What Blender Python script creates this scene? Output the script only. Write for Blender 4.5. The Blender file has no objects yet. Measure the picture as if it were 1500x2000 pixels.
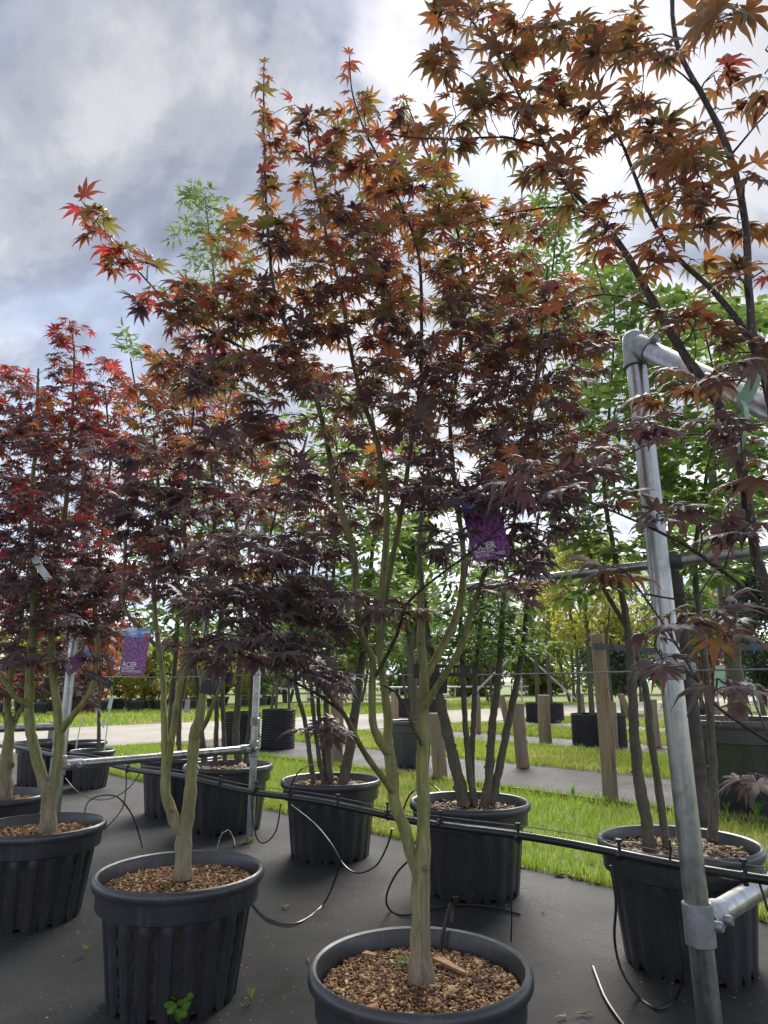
import bpy, math, random
import numpy as np
from mathutils import Vector, Matrix
S = bpy.context.scene
COL = S.collection
R = math.radians

# ------------------------------------------------------------------ camera
F, H = 1330.0, 0.87                      # focal length in photo pixels (1500 x 2000), eye height in metres
P = math.atan(330 / F)                   # upward pitch
cam = bpy.data.cameras.new('camera')
cam.sensor_fit = 'VERTICAL'; cam.sensor_height = 36.0; cam.lens = F / 2000 * 36
cam.clip_start = 0.02; cam.clip_end = 2000
co = bpy.data.objects.new('camera', cam); COL.objects.link(co)
co.location = (0, 0, H); co.rotation_euler = (math.pi / 2 + P, 0, 0)
S.camera = co
# ------------------------------------------------------------------ sky and sun
SUN_EL, SUN_AZ = R(42), R(13)            # azimuth clockwise from +Y (away from the camera)
SD = Vector((math.sin(SUN_AZ) * math.cos(SUN_EL), math.cos(SUN_AZ) * math.cos(SUN_EL), math.sin(SUN_EL)))
w = bpy.data.worlds.new('World'); S.world = w; w.use_nodes = True
nt = w.node_tree; nt.nodes.clear()
def N(t, typ, **kw):
    n = t.nodes.new(typ)
    for k, v in kw.items(): setattr(n, k, v)
    return n
out = N(nt, 'ShaderNodeOutputWorld')
sky = N(nt, 'ShaderNodeTexSky', sky_type='NISHITA', sun_disc=False)
sky.sun_elevation = SUN_EL; sky.sun_rotation = SUN_AZ; sky.air_density = 1.2; sky.dust_density = 1.5
bg1 = N(nt, 'ShaderNodeBackground'); bg1.inputs[1].default_value = 0.05
nt.links.new(sky.outputs[0], bg1.inputs[0])
tc = N(nt, 'ShaderNodeTexCoord')
sep = N(nt, 'ShaderNodeSeparateXYZ'); nt.links.new(tc.outputs['Generated'], sep.inputs[0])
def MA(t, op, a, b=None, clamp=False):
    n = N(t, 'ShaderNodeMath', operation=op, use_clamp=clamp)
    for i, v in enumerate((a, b)):
        if v is None: continue
        if isinstance(v, (int, float)): n.inputs[i].default_value = v
        else: t.links.new(v, n.inputs[i])
    return n.outputs[0]
zz = MA(nt, 'ADD', MA(nt, 'MAXIMUM', sep.outputs[2], 0.0), 0.35)
comb = N(nt, 'ShaderNodeCombineXYZ')
nt.links.new(MA(nt, 'DIVIDE', sep.outputs[0], zz), comb.inputs[0])
nt.links.new(MA(nt, 'DIVIDE', sep.outputs[1], zz), comb.inputs[1])
comb.inputs[2].default_value = 0.9
def noise(t, vec, scale, detail=5, rough=0.55, dist=0.0):
    n = N(t, 'ShaderNodeTexNoise'); n.inputs['Scale'].default_value = scale
    n.inputs['Detail'].default_value = detail; n.inputs['Roughness'].default_value = rough
    n.inputs['Distortion'].default_value = dist
    if vec is not None: t.links.new(vec, n.inputs['Vector'])
    return n.outputs[0]
def ramp(t, fac, stops, interp='LINEAR'):
    n = N(t, 'ShaderNodeValToRGB'); cr = n.color_ramp; cr.interpolation = interp
    while len(cr.elements) < len(stops): cr.elements.new(0.5)
    for e, (p, c) in zip(cr.elements, stops):
        e.position = p; e.color = (*c, 1) if len(c) == 3 else c
    t.links.new(fac, n.inputs[0]); return n.outputs[0]
n1 = noise(nt, comb.outputs[0], 1.9, 8, 0.55, 0.5)
n2 = noise(nt, comb.outputs[0], 4.5, 6, 0.6, 0.3)
cl = MA(nt, 'ADD', MA(nt, 'MULTIPLY', n1, 0.75), MA(nt, 'MULTIPLY', n2, 0.25))
ccol = ramp(nt, cl, [(0.40, (0.056, 0.064, 0.087)), (0.465, (0.074, 0.082, 0.104)), (0.52, (0.104, 0.110, 0.127)), (0.585, (0.150, 0.152, 0.162))], 'EASE')
# thinner cloud, so more light, towards the sun behind it
vd = N(nt, 'ShaderNodeVectorMath', operation='DOT_PRODUCT'); nt.links.new(tc.outputs['Generated'], vd.inputs[0]); vd.inputs[1].default_value = SD
glow = MA(nt, 'POWER', MA(nt, 'MAXIMUM', vd.outputs['Value'], 0.0), 48.0)
glow = MA(nt, 'ADD', MA(nt, 'MULTIPLY', glow, 0.95), 0.92)
# cloud deck is thin and bright low over the horizon
low = MA(nt, 'POWER', MA(nt, 'SUBTRACT', 1.0, MA(nt, 'MAXIMUM', sep.outputs[2], 0.0), True), 4.0)
glow = MA(nt, 'ADD', glow, MA(nt, 'MULTIPLY', low, 2.6))
mulc = N(nt, 'ShaderNodeVectorMath', operation='SCALE'); nt.links.new(ccol, mulc.inputs[0]); nt.links.new(glow, mulc.inputs['Scale'])
bg2 = N(nt, 'ShaderNodeBackground'); nt.links.new(mulc.outputs[0], bg2.inputs[0]); bg2.inputs[1].default_value = 1.0
mask = ramp(nt, noise(nt, comb.outputs[0], 1.8, 5, 0.5, 0.4), [(0.34, (0.5,) * 3), (0.5, (1, 1, 1))])
mx = N(nt, 'ShaderNodeMixShader'); nt.links.new(mask, mx.inputs[0]); nt.links.new(bg1.outputs[0], mx.inputs[1]); nt.links.new(bg2.outputs[0], mx.inputs[2])
nt.links.new(mx.outputs[0], out.inputs[0])
sl = bpy.data.lights.new('sun', 'SUN'); sl.energy = 1.5; sl.angle = R(38); sl.color = (1, 0.95, 0.87)
so = bpy.data.objects.new('sun', sl); COL.objects.link(so)
so.rotation_euler = (-SD).to_track_quat('-Z', 'Y').to_euler(); so.location = (0, 0, 8)
S.view_settings.view_transform = 'Standard'; S.view_settings.look = 'None'
S.view_settings.exposure = 2.32; S.view_settings.gamma = 1.0
S.render.engine = 'CYCLES'
S.cycles.use_denoising = True; S.cycles.max_bounces = 7; S.cycles.diffuse_bounces = 3; S.cycles.glossy_bounces = 2
S.cycles.transmission_bounces = 5; S.cycles.sample_clamp_indirect = 6

# ------------------------------------------------------------------ photo pixel -> place
def ray(px, py):
    v = -(py - 1000) / F
    return (px - 750) / F, math.cos(P) - v * math.sin(P), math.sin(P) + v * math.cos(P)
def atz(px, py, z):
    r = ray(px, py); t = (z - H) / r[2]; return Vector((r[0] * t, r[1] * t, z))
def aty(px, py, y):
    r = ray(px, py); t = y / r[1]; return Vector((r[0] * t, y, H + r[2] * t))
U, NN = (-0.7, 0.714), (0.714, 0.7)      # along the rows / across the rows
def ab(a, b, z=0.0): return Vector((a * U[0] + b * NN[0], a * U[1] + b * NN[1], z))
def atb(px, py, b):                       # on the upright plane that follows a row
    r = ray(px, py); t = b / (r[0] * NN[0] + r[1] * NN[1]); return Vector((r[0] * t, r[1] * t, H + r[2] * t))
def depth(p): return p[1] * math.cos(P) + (p[2] - H) * math.sin(P)

# ------------------------------------------------------------------ materials
MATS = {}
def mat(name):
    m = bpy.data.materials.new(name); m.use_nodes = True; t = m.node_tree
    b = t.nodes['Principled BSDF']; MATS[name] = m
    return m, t, b
def coord(t, kind='Object', scale=None):
    c = N(t, 'ShaderNodeTexCoord').outputs[kind]
    if scale:
        mp = N(t, 'ShaderNodeMapping'); mp.inputs['Scale'].default_value = scale; t.links.new(c, mp.inputs[0]); return mp.outputs[0]
    return c
def bump(t, b, h, strength, dist):
    n = N(t, 'ShaderNodeBump'); n.inputs['Strength'].default_value = strength; n.inputs['Distance'].default_value = dist
    t.links.new(h, n.inputs['Height']); t.links.new(n.outputs[0], b.inputs['Normal'])
def mixc(t, fac, a, b, mode='MIX'):
    n = N(t, 'ShaderNodeMix', data_type='RGBA', blend_type=mode)
    for i, v in ((0, fac), (6, a), (7, b)):
        if isinstance(v, (int, float)): n.inputs[i].default_value = v
        elif isinstance(v, tuple): n.inputs[i].default_value = (*v, 1)
        else: t.links.new(v, n.inputs[i])
    return n.outputs[2]
def simple(name, c1, c2, scale, rough=0.5, bstr=0.0, bdist=0.002, metal=0.0, bscale=None, rr=None, spec=0.5, pos=False, stops=(0.35, 0.65), detail=5, mscale=None):
    m, t, b = mat(name)
    c = N(t, 'ShaderNodeNewGeometry').outputs['Position'] if pos else coord(t, 'Object', mscale)
    nn = noise(t, c, scale, detail, 0.6)
    t.links.new(ramp(t, nn, [(stops[0], c1), (stops[1], c2)]), b.inputs['Base Color'])
    b.inputs['Roughness'].default_value = rough; b.inputs['Metallic'].default_value = metal; b.inputs['Specular IOR Level'].default_value = spec
    if rr: t.links.new(ramp(t, noise(t, c, scale * 1.7, 5), [(0.3, (rr[0],) * 3), (0.7, (rr[1],) * 3)]), b.inputs['Roughness'])
    if bstr: bump(t, b, noise(t, c, bscale or scale * 3, 6, 0.65), bstr, bdist)
    return m
# woven ground fabric: fine weave, dust, faint light patches
m, t, b = mat('fabric')
g = N(t, 'ShaderNodeNewGeometry').outputs['Position']
mp = N(t, 'ShaderNodeMapping'); mp.inputs['Rotation'].default_value = (0, 0, R(45)); t.links.new(g, mp.inputs[0])
base = ramp(t, noise(t, g, 1.6, 9, 0.68, 0.6), [(0.3, (0.017, 0.018, 0.020)), (0.5, (0.034, 0.035, 0.037)), (0.72, (0.062, 0.061, 0.060))])
stain = ramp(t, noise(t, g, 4.3, 7, 0.7, 1.2), [(0.56, (1, 1, 1)), (0.68, (0.45, 0.43, 0.40))])
base = mixc(t, 1.0, base, stain, 'MULTIPLY')
dust = ramp(t, noise(t, g, 14, 8, 0.75), [(0.50, (0, 0, 0)), (0.75, (1, 1, 1))])
grain = ramp(t, noise(t, g, 130, 9, 0.9), [(0.40, (0.30,) * 3), (0.60, (1.8,) * 3)])
base = mixc(t, 1.0, base, grain, 'MULTIPLY')
col = mixc(t, MA(t, 'MULTIPLY', dust, 0.3), base, (0.08, 0.075, 0.065))
sp = N(t, 'ShaderNodeTexVoronoi'); sp.inputs['Scale'].default_value = 55; t.links.new(g, sp.inputs['Vector'])
col = mixc(t, MA(t, 'MULTIPLY', MA(t, 'LESS_THAN', sp.outputs['Distance'], 0.07), 0.7), col, (0.16, 0.14, 0.10))
t.links.new(col, b.inputs['Base Color'])
wv = []
for d in ('X', 'Y'):
    wn = N(t, 'ShaderNodeTexWave', bands_direction=d); wn.inputs['Scale'].default_value = 95; t.links.new(mp.outputs[0], wn.inputs['Vector']); wv.append(wn.outputs['Fac'])
bump(t, b, MA(t, 'ADD', MA(t, 'ADD', wv[0], wv[1]), MA(t, 'ADD', MA(t, 'MULTIPLY', noise(t, g, 5, 4), 9.0), MA(t, 'MULTIPLY', noise(t, g, 60, 5, .7), 2.5))), 0.6, 0.003)
t.links.new(ramp(t, noise(t, g, 2.3, 5), [(0.3, (0.5,) * 3), (0.7, (0.68,) * 3)]), b.inputs['Roughness']); b.inputs['Specular IOR Level'].default_value = 0.28
# black pot plastic with scuffs and dusty streaks
def plastic(name, c1, c2, dustc, amount):
    m, t, b = mat(name)
    c = coord(t)
    base = ramp(t, noise(t, c, 6, 5), [(0.3, c1), (0.7, c2)])
    st = ramp(t, noise(t, coord(t, 'Object', (38, 38, 5)), 1.0, 6, 0.7), [(0.55, (0, 0, 0)), (0.78, (1, 1, 1))])
    sc = ramp(t, noise(t, c, 55, 8, 0.8, 1.0), [(0.6, (0, 0, 0)), (0.75, (1, 1, 1))])
    f = MA(t, 'MULTIPLY', MA(t, 'ADD', MA(t, 'MULTIPLY', st, 0.6), sc, True), amount)
    t.links.new(mixc(t, f, base, dustc), b.inputs['Base Color'])
    t.links.new(ramp(t, noise(t, c, 20, 6), [(0.3, (0.26,) * 3), (0.7, (0.46,) * 3)]), b.inputs['Roughness']); b.inputs['Specular IOR Level'].default_value = 0.75
    bump(t, b, noise(t, c, 120, 4), 0.10, 0.0008)
plastic('plastic', (0.022, 0.024, 0.029), (0.036, 0.038, 0.044), (0.17, 0.165, 0.155), 0.5)
plastic('plastic_grey', (0.035, 0.04, 0.05), (0.05, 0.055, 0.065), (0.18, 0.18, 0.18), 0.3)
simple('airpot', (0.014, 0.015, 0.018), (0.028, 0.029, 0.033), 9, 0.5)
simple('tube_plastic', (0.012, 0.012, 0.013), (0.024, 0.024, 0.026), 12, 0.34)
simple('rubber', (0.012, 0.012, 0.014), (0.024, 0.024, 0.028), 30, 0.45)
# galvanised steel: spangle, streaks, algae tint
m, t, b = mat('galvanised')
c = coord(t)
vo = N(t, 'ShaderNodeTexVoronoi'); vo.inputs['Scale'].default_value = 70; t.links.new(c, vo.inputs['Vector'])
bc = mixc(t, 0.2, ramp(t, noise(t, coord(t, 'Object', (26, 26, 2)), 1.0, 6, 0.65), [(0.3, (0.22, 0.235, 0.245)), (0.62, (0.50, 0.52, 0.53))]), vo.outputs['Color'], 'SOFT_LIGHT')
hs = N(t, 'ShaderNodeHueSaturation'); hs.inputs['Saturation'].default_value = 0.25; t.links.new(bc, hs.inputs['Color'])
alg = ramp(t, noise(t, coord(t, 'Object', (9, 9, 1.2)), 1.0, 5), [(0.52, (0, 0, 0)), (0.68, (1, 1, 1))])
bc = mixc(t, MA(t, 'MULTIPLY', alg, 0.45), hs.outputs[0], (0.26, 0.30, 0.16))
wh = ramp(t, noise(t, c, 24, 7, 0.75), [(0.66, (0, 0, 0)), (0.74, (1, 1, 1))])
bc = mixc(t, MA(t, 'MULTIPLY', wh, 0.35), bc, (0.55, 0.56, 0.57))
t.links.new(bc, b.inputs['Base Color']); b.inputs['Metallic'].default_value = 0.92
t.links.new(ramp(t, noise(t, c, 30, 5), [(0.3, (0.24,) * 3), (0.7, (0.42,) * 3)]), b.inputs['Roughness'])
bump(t, b, noise(t, c, 160, 5), 0.12, 0.0008)
simple('cast_steel', (0.26, 0.27, 0.28), (0.42, 0.43, 0.44), 25, 0.5, 0.35, 0.001, 0.7, 240)
simple('steel_wire', (0.30, 0.31, 0.30), (0.48, 0.48, 0.46), 60, 0.42, metal=0.7)
# weathered round timber
m, t, b = mat('timber')
c = coord(t, 'Object', (22, 22, 3.2))
gr = noise(t, c, 1.0, 9, 0.7, 0.8)
bc = ramp(t, gr, [(0.25, (0.16, 0.105, 0.06)), (0.5, (0.29, 0.205, 0.125)), (0.75, (0.38, 0.29, 0.20))])
vv = N(t, 'ShaderNodeTexVoronoi'); vv.inputs['Scale'].default_value = 9; t.links.new(coord(t), vv.inputs['Vector'])
bc = mixc(t, ramp(t, vv.outputs['Distance'], [(0.06, (1, 1, 1)), (0.13, (0, 0, 0))]), bc, (0.10, 0.06, 0.035))
t.links.new(bc, b.inputs['Base Color']); b.inputs['Roughness'].default_value = 0.8
crk = ramp(t, noise(t, coord(t, 'Object', (34, 34, 1.3)), 1.0, 6, 0.6, 1.5), [(0.60, (0, 0, 0)), (0.66, (1, 1, 1))])
gry = ramp(t, noise(t, coord(t), 5, 5, 0.6), [(0.4, (0, 0, 0)), (0.65, (1, 1, 1))])
bc = mixc(t, MA(t, 'MULTIPLY', gry, 0.5), bc, (0.24, 0.22, 0.19)); bc = mixc(t, MA(t, 'MULTIPLY', crk, 0.75), bc, (0.06, 0.04, 0.025)); t.links.new(bc, b.inputs['Base Color'])
bump(t, b, MA(t, 'SUBTRACT', gr, crk), 0.7, 0.005)
# bark: colour comes from the stem's age (attribute), with lenticels and rings
def bark_mat(name, ring=True):
    m, t, b = mat(name)
    at = N(t, 'ShaderNodeAttribute', attribute_name='Col').outputs['Color']
    c = coord(t)
    v = MA(t, 'ADD', MA(t, 'MULTIPLY', noise(t, coord(t, 'Object', (60, 60, 14)), 1.0, 6, 0.65), .5), MA(t, 'MULTIPLY', noise(t, coord(t, 'Object', (190, 190, 9)), 1.0, 6, 0.7), .5))
    bc = mixc(t, 1.0, at, ramp(t, v, [(0.36, (0.45, 0.45, 0.45)), (0.64, (1.5, 1.46, 1.36))]), 'MULTIPLY')
    if ring:
        le = N(t, 'ShaderNodeTexVoronoi'); le.inputs['Scale'].default_value = 1; t.links.new(coord(t, 'Object', (230, 230, 70)), le.inputs['Vector'])
        bc = mixc(t, MA(t, 'MULTIPLY', MA(t, 'LESS_THAN', le.outputs['Distance'], 0.2), 0.55), bc, (0.34, 0.31, 0.20))
        pt = ramp(t, noise(t, c, 16, 6, 0.7), [(0.56, (0, 0, 0)), (0.70, (1, 1, 1))])
        bc = mixc(t, MA(t, 'MULTIPLY', pt, 0.4), bc, (0.22, 0.21, 0.17))
    t.links.new(bc, b.inputs['Base Color']); b.inputs['Roughness'].default_value = 0.62
    bump(t, b, MA(t, 'ADD', v, noise(t, c, 200, 4)), 0.4, 0.002)
bark_mat('bark'); bark_mat('twig', False)
# leaves: reflect on the faces, pass light through
def leaf_mat(name, trans, rough, spec, under):
    m, t, b = mat(name)
    colr = N(t, 'ShaderNodeAttribute', attribute_name='Col').outputs['Color']
    tra = N(t, 'ShaderNodeAttribute', attribute_name='Tra').outputs['Color']
    v = noise(t, N(t, 'ShaderNodeNewGeometry').outputs['Position'], 60, 4)
    k = ramp(t, v, [(0.3, (0.8,) * 3), (0.7, (1.2,) * 3)])
    colr = mixc(t, 1.0, colr, k, 'MULTIPLY'); tra = mixc(t, 1.0, tra, k, 'MULTIPLY')
    bf = N(t, 'ShaderNodeNewGeometry').outputs['Backfacing']
    colr = mixc(t, MA(t, 'MULTIPLY', bf, under[3]), colr, under[:3])
    t.links.new(colr, b.inputs['Base Color'])
    b.inputs['Roughness'].default_value = rough; b.inputs['Specular IOR Level'].default_value = spec
    if name == 'maple_leaf': b.inputs['Sheen Weight'].default_value = 0.45; b.inputs['Sheen Roughness'].default_value = 0.45; b.inputs['Sheen Tint'].default_value = (0.85, 0.72, 0.85, 1)
    tr = N(t, 'ShaderNodeBsdfTranslucent'); t.links.new(tra, tr.inputs[0])
    ms = N(t, 'ShaderNodeMixShader'); ms.inputs[0].default_value = trans
    t.links.new(b.outputs[0], ms.inputs[1]); t.links.new(tr.outputs[0], ms.inputs[2])
    t.links.new(ms.outputs[0], t.nodes['Material Output'].inputs[0])
leaf_mat('maple_leaf', 0.46, 0.38, 0.6, (0.12, 0.085, 0.05, 0.6))
leaf_mat('green_leaf', 0.42, 0.40, 0.5, (0.10, 0.14, 0.06, 0.6))
leaf_mat('grass_blade', 0.35, 0.5, 0.3, (0.10, 0.14, 0.06, 0.0))
simple('soil', (0.045, 0.026, 0.016), (0.12, 0.075, 0.042), 90, 0.95, 0.8, 0.006, bscale=160)
m, t, b = mat('chip')
at = N(t, 'ShaderNodeAttribute', attribute_name='Col').outputs['Color']
t.links.new(at, b.inputs['Base Color']); b.inputs['Roughness'].default_value = 0.85
# ground: turf soil with dry patches; gravel track
m, t, b = mat('turf')
g = N(t, 'ShaderNodeNewGeometry').outputs['Position']
bc = ramp(t, noise(t, g, 0.7, 7, 0.65), [(0.33, (0.09, 0.15, 0.025)), (0.5, (0.15, 0.20, 0.038)), (0.68, (0.24, 0.22, 0.075))])
bc = mixc(t, 0.6, bc, ramp(t, noise(t, g, 45, 6, 0.7), [(0.3, (0.4,) * 3), (0.7, (1.3, 1.3, 1.1))]), 'MULTIPLY')
t.links.new(bc, b.inputs['Base Color']); b.inputs['Roughness'].default_value = 0.9
bump(t, b, noise(t, g, 60, 6), 0.8, 0.03)
m, t, b = mat('gravel')
g = N(t, 'ShaderNodeNewGeometry').outputs['Position']
bc = ramp(t, noise(t, g, 0.9, 6, 0.6), [(0.3, (0.30, 0.275, 0.235)), (0.7, (0.42, 0.39, 0.34))])
bc = mixc(t, 0.7, bc, ramp(t, noise(t, g, 40, 7, 0.8), [(0.3, (0.6,) * 3), (0.7, (1.3,) * 3)]), 'MULTIPLY')
t.links.new(bc, b.inputs['Base Color']); b.inputs['Roughness'].default_value = 0.9
bump(t, b, noise(t, g, 70, 5), 0.6, 0.02)
simple('white_plastic', (0.62, 0.64, 0.63), (0.78, 0.79, 0.78), 30, 0.4)
simple('mint_plastic', (0.30, 0.48, 0.36), (0.42, 0.60, 0.47), 30, 0.4)
simple('blue_plastic', (0.02, 0.13, 0.45), (0.04, 0.2, 0.6), 30, 0.45)
simple('grey_strap', (0.05, 0.05, 0.07), (0.10, 0.10, 0.13), 40, 0.6)
simple('edging', (0.03, 0.03, 0.032), (0.08, 0.08, 0.075), 12, 0.6)
simple('grey_bark', (0.05, 0.045, 0.04), (0.13, 0.115, 0.095), 14, 0.85, 0.7, 0.006)
simple('cut_wood', (0.30, 0.15, 0.07), (0.46, 0.27, 0.15), 120, 0.8)
simple('dead_leaf', (0.28, 0.17, 0.08), (0.50, 0.36, 0.20), 60, 0.8)
simple('lettering', (0.8, 0.8, 0.8), (0.85, 0.85, 0.85), 5, 0.5)
simple('bench_metal', (0.42, 0.44, 0.45), (0.58, 0.60, 0.60), 8, 0.45, metal=0.4)
# printed label: sky band over a mass of purple leaves (flat print; generated coords, z up)
m, t, b = mat('label_print')
gc = coord(t, 'Generated'); sx = N(t, 'ShaderNodeSeparateXYZ'); t.links.new(gc, sx.inputs[0])
lv = noise(t, coord(t, 'Generated', (9, 1, 9)), 1.0, 5, 0.6, 2.2)
purple = ramp(t, lv, [(0.36, (0.025, 0.006, 0.035)), (0.47, (0.16, 0.035, 0.17)), (0.58, (0.33, 0.10, 0.36)), (0.68, (0.42, 0.16, 0.46))])
skyc = ramp(t, noise(t, coord(t, 'Generated', (2, 1, 9)), 1.0, 4, 0.5, 0.6), [(0.42, (0.06, 0.20, 0.62)), (0.6, (0.62, 0.74, 0.86))])
edge = MA(t, 'ADD', sx.outputs[2], MA(t, 'MULTIPLY', noise(t, coord(t, 'Generated', (6, 1, 1)), 1.0, 3), 0.10))
pc = mixc(t, MA(t, 'GREATER_THAN', edge, 0.86), purple, skyc)
redm = MA(t, 'MULTIPLY', MA(t, 'GREATER_THAN', sx.outputs[0], 0.76), MA(t, 'MULTIPLY', MA(t, 'GREATER_THAN', sx.outputs[2], 0.82), MA(t, 'LESS_THAN', sx.outputs[2], 0.90)))
pc = mixc(t, redm, pc, (0.55, 0.10, 0.05))
t.links.new(pc, b.inputs['Base Color']); b.inputs['Roughness'].default_value = 0.3

# ------------------------------------------------------------------ mesh helpers
def npmesh(name, V, T, attrs=None, smooth=False, uv=None):
    V = np.asarray(V, np.float32); T = np.asarray(T, np.int32)
    me = bpy.data.meshes.new(name)
    me.vertices.add(len(V)); me.vertices.foreach_set('co', V.ravel())
    me.loops.add(T.size); me.loops.foreach_set('vertex_index', T.ravel())
    me.polygons.add(len(T)); me.polygons.foreach_set('loop_start', np.arange(0, T.size, T.shape[1], dtype=np.int32))
    if smooth: me.polygons.foreach_set('use_smooth', np.ones(len(T), bool))
    for k, a in (attrs or {}).items():
        a = np.asarray(a, np.float32)
        if a.shape[1] == 3: a = np.concatenate([a, np.ones((len(a), 1), np.float32)], 1)
        at = me.attributes.new(k, 'FLOAT_COLOR', 'POINT'); at.data.foreach_set('color', a.ravel())
    me.update(calc_edges=True); me.validate()
    return me
class MB:
    def __init__(s): s.v = []; s.f = []; s.c = []
    def add(s, v, f, c=(1, 1, 1)):
        o = len(s.v); s.v += [tuple(p) for p in v]; s.f += [tuple(i + o for i in q) for q in f]; s.c += [c] * len(v) if len(c) == 3 and not isinstance(c[0], (tuple, list)) else list(c)
        return s
    def box(s, c, d, rot=None):
        hx, hy, hz = d[0] / 2, d[1] / 2, d[2] / 2
        v = [Vector((x, y, z)) for x in (-hx, hx) for y in (-hy, hy) for z in (-hz, hz)]
        if rot is not None: v = [rot @ p for p in v]
        v = [p + Vector(c) for p in v]
        return s.add(v, [(0, 1, 3, 2), (4, 6, 7, 5), (0, 4, 5, 1), (2, 3, 7, 6), (0, 2, 6, 4), (1, 5, 7, 3)])
    def tube(s, pts, rad, n=8, cap=True, cols=None):
        pts = [Vector(p) for p in pts]
        if not isinstance(rad, (list, tuple)): rad = [rad] * len(pts)
        o = len(s.v); prev = None; t0 = None
        for i, p in enumerate(pts):
            t = (pts[min(i + 1, len(pts) - 1)] - pts[max(i - 1, 0)])
            t = t.normalized() if t.length > 1e-9 else Vector((0, 0, 1))
            if prev is None:
                a = Vector((0, 0, 1)) if abs(t.z) < 0.9 else Vector((1, 0, 0)); x = t.cross(a).normalized()
            else:
                x = (prev - t * prev.dot(t)); x = x.normalized() if x.length > 1e-6 else t.orthogonal().normalized()
            prev = x; y = t.cross(x)
            for k in range(n):
                an = 2 * math.pi * k / n
                s.v.append(tuple(p + (x * math.cos(an) + y * math.sin(an)) * rad[i])); s.c.append(cols[i] if cols else (1, 1, 1))
            if i:
                for k in range(n):
                    k2 = (k + 1) % n; q = o + (i - 1) * n
                    s.f.append((q + k, q + k2, q + n + k2, q + n + k))
        if cap:
            s.f.append(tuple(o + k for k in reversed(range(n)))); e = o + (len(pts) - 1) * n
            s.f.append(tuple(e + k for k in range(n)))
        return s
    def lathe(s, prof, n=32, c=(0, 0, 0), close=False):
        o = len(s.v)
        for r, z in prof:
            for k in range(n):
                a = 2 * math.pi * k / n; s.v.append((c[0] + r * math.cos(a), c[1] + r * math.sin(a), c[2] + z)); s.c.append((1, 1, 1))
        m_ = len(prof)
        for i in range(m_ - 1 + (1 if close else 0)):
            i2 = (i + 1) % m_
            for k in range(n):
                k2 = (k + 1) % n; s.f.append((o + i * n + k, o + i * n + k2, o + i2 * n + k2, o + i2 * n + k))
        return s
    def mesh(s, name, smooth=False, col=False):
        me = bpy.data.meshes.new(name); me.from_pydata(s.v, [], s.f)
        if smooth: me.polygons.foreach_set('use_smooth', [True] * len(me.polygons)); me.set_sharp_from_angle(angle=R(38))
        if col:
            at = me.attributes.new('Col', 'FLOAT_COLOR', 'POINT'); at.data.foreach_set('color', [x for c in s.c for x in (*c, 1)])
        me.update(); return me
def link(o, parent=None):
    COL.objects.link(o)
    if parent is not None:
        o.parent = parent; o.matrix_parent_inverse = Matrix.Translation(-parent.location)
    return o
def obj(name, me, m, parent=None, kind=None):
    if isinstance(me, MB): me = me.mesh(name)
    o = bpy.data.objects.new(name, me)
    if m and not me.materials: me.materials.append(MATS[m])
    link(o, parent)
    if kind: o['kind'] = kind
    return o
def tag(o, label, cat, group=None):
    o['label'] = label; o['category'] = cat
    if group: o['group'] = group
    return o
def thing(name, loc, label, cat, group=None):
    o = bpy.data.objects.new(name, None); o.location = loc; o.empty_display_size = 0.05; COL.objects.link(o)
    return tag(o, label, cat, group)
def recenter(o):                          # give a world-space mesh its own origin
    me = o.data; c = Vector((0, 0, 0)); 
    xs = np.empty(len(me.vertices) * 3, np.float32); me.vertices.foreach_get('co', xs); xs = xs.reshape(-1, 3)
    c = Vector(((xs[:, 0].min() + xs[:, 0].max()) / 2, (xs[:, 1].min() + xs[:, 1].max()) / 2, xs[:, 2].min()))
    me.vertices.foreach_set('co', (xs - np.array(c, np.float32)).ravel()); me.update(); o.location = o.location + c
    return o
def catmull(P_, step=0.04):
    P_ = [Vector(p) for p in P_]; out_ = []
    for i in range(len(P_) - 1):
        p0 = P_[max(i - 1, 0)]; p1 = P_[i]; p2 = P_[i + 1]; p3 = P_[min(i + 2, len(P_) - 1)]
        n = max(1, int((p2 - p1).length / step))
        for k in range(n):
            u = k / n
            out_.append((0.5 * ((2 * p1) + (p2 - p0) * u + (2 * p0 - 5 * p1 + 4 * p2 - p3) * u * u + (3 * p1 - p0 - 3 * p2 + p3) * u ** 3), i + u))
    out_.append((P_[-1], len(P_) - 1)); return out_
rng = np.random.default_rng(11); random.seed(11)

# ================================================================== SETTING
def strip(name, a0, a1, b0, b1, z, m, nx=1, ny=1, wob=0.0):
    V = []; f = []
    for i in range(nx + 1):
        for j in range(ny + 1):
            a = a0 + (a1 - a0) * i / nx; bb = b0 + (b1 - b0) * j / ny
            if wob and j in (0, ny): bb += random.uniform(-wob, wob)
            V.append(ab(a, bb, z))
    for i in range(nx):
        for j in range(ny): q = i * (ny + 1) + j; f.append((q, q + ny + 1, q + ny + 2, q + 1))
    mb = MB().add(V, f); return obj(name, mb, m, None, 'structure')
gs = 900.0
obj('ground', MB().add([(-gs, -gs, -0.012), (gs, -gs, -0.012), (gs, gs, -0.012), (-gs, gs, -0.012)], [(0, 1, 2, 3)]), 'turf', None, 'structure')
strip('ground_fabric', -7, 9.5, -9, 3.03, 0.0, 'fabric', 240, 1, 0.035)
strip('ground_fabric', -9, 9.5, 4.95, 6.55, -0.002, 'fabric', 240, 1, 0.035)
strip('ground_fabric', -9, 9.5, 8.4, 9.85, -0.004, 'fabric', 80, 1, 0.02)
strip('ground_fabric', -9, 9.5, 11.9, 13.4, -0.004, 'fabric', 60, 1, 0.02)
strip('ground_fabric', -9, 9.5, 15.4, 16.9, -0.004, 'fabric', 60, 1, 0.02)
strip('gravel_track', 9.75, 14.1, -60, 90, -0.006, 'gravel')
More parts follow.
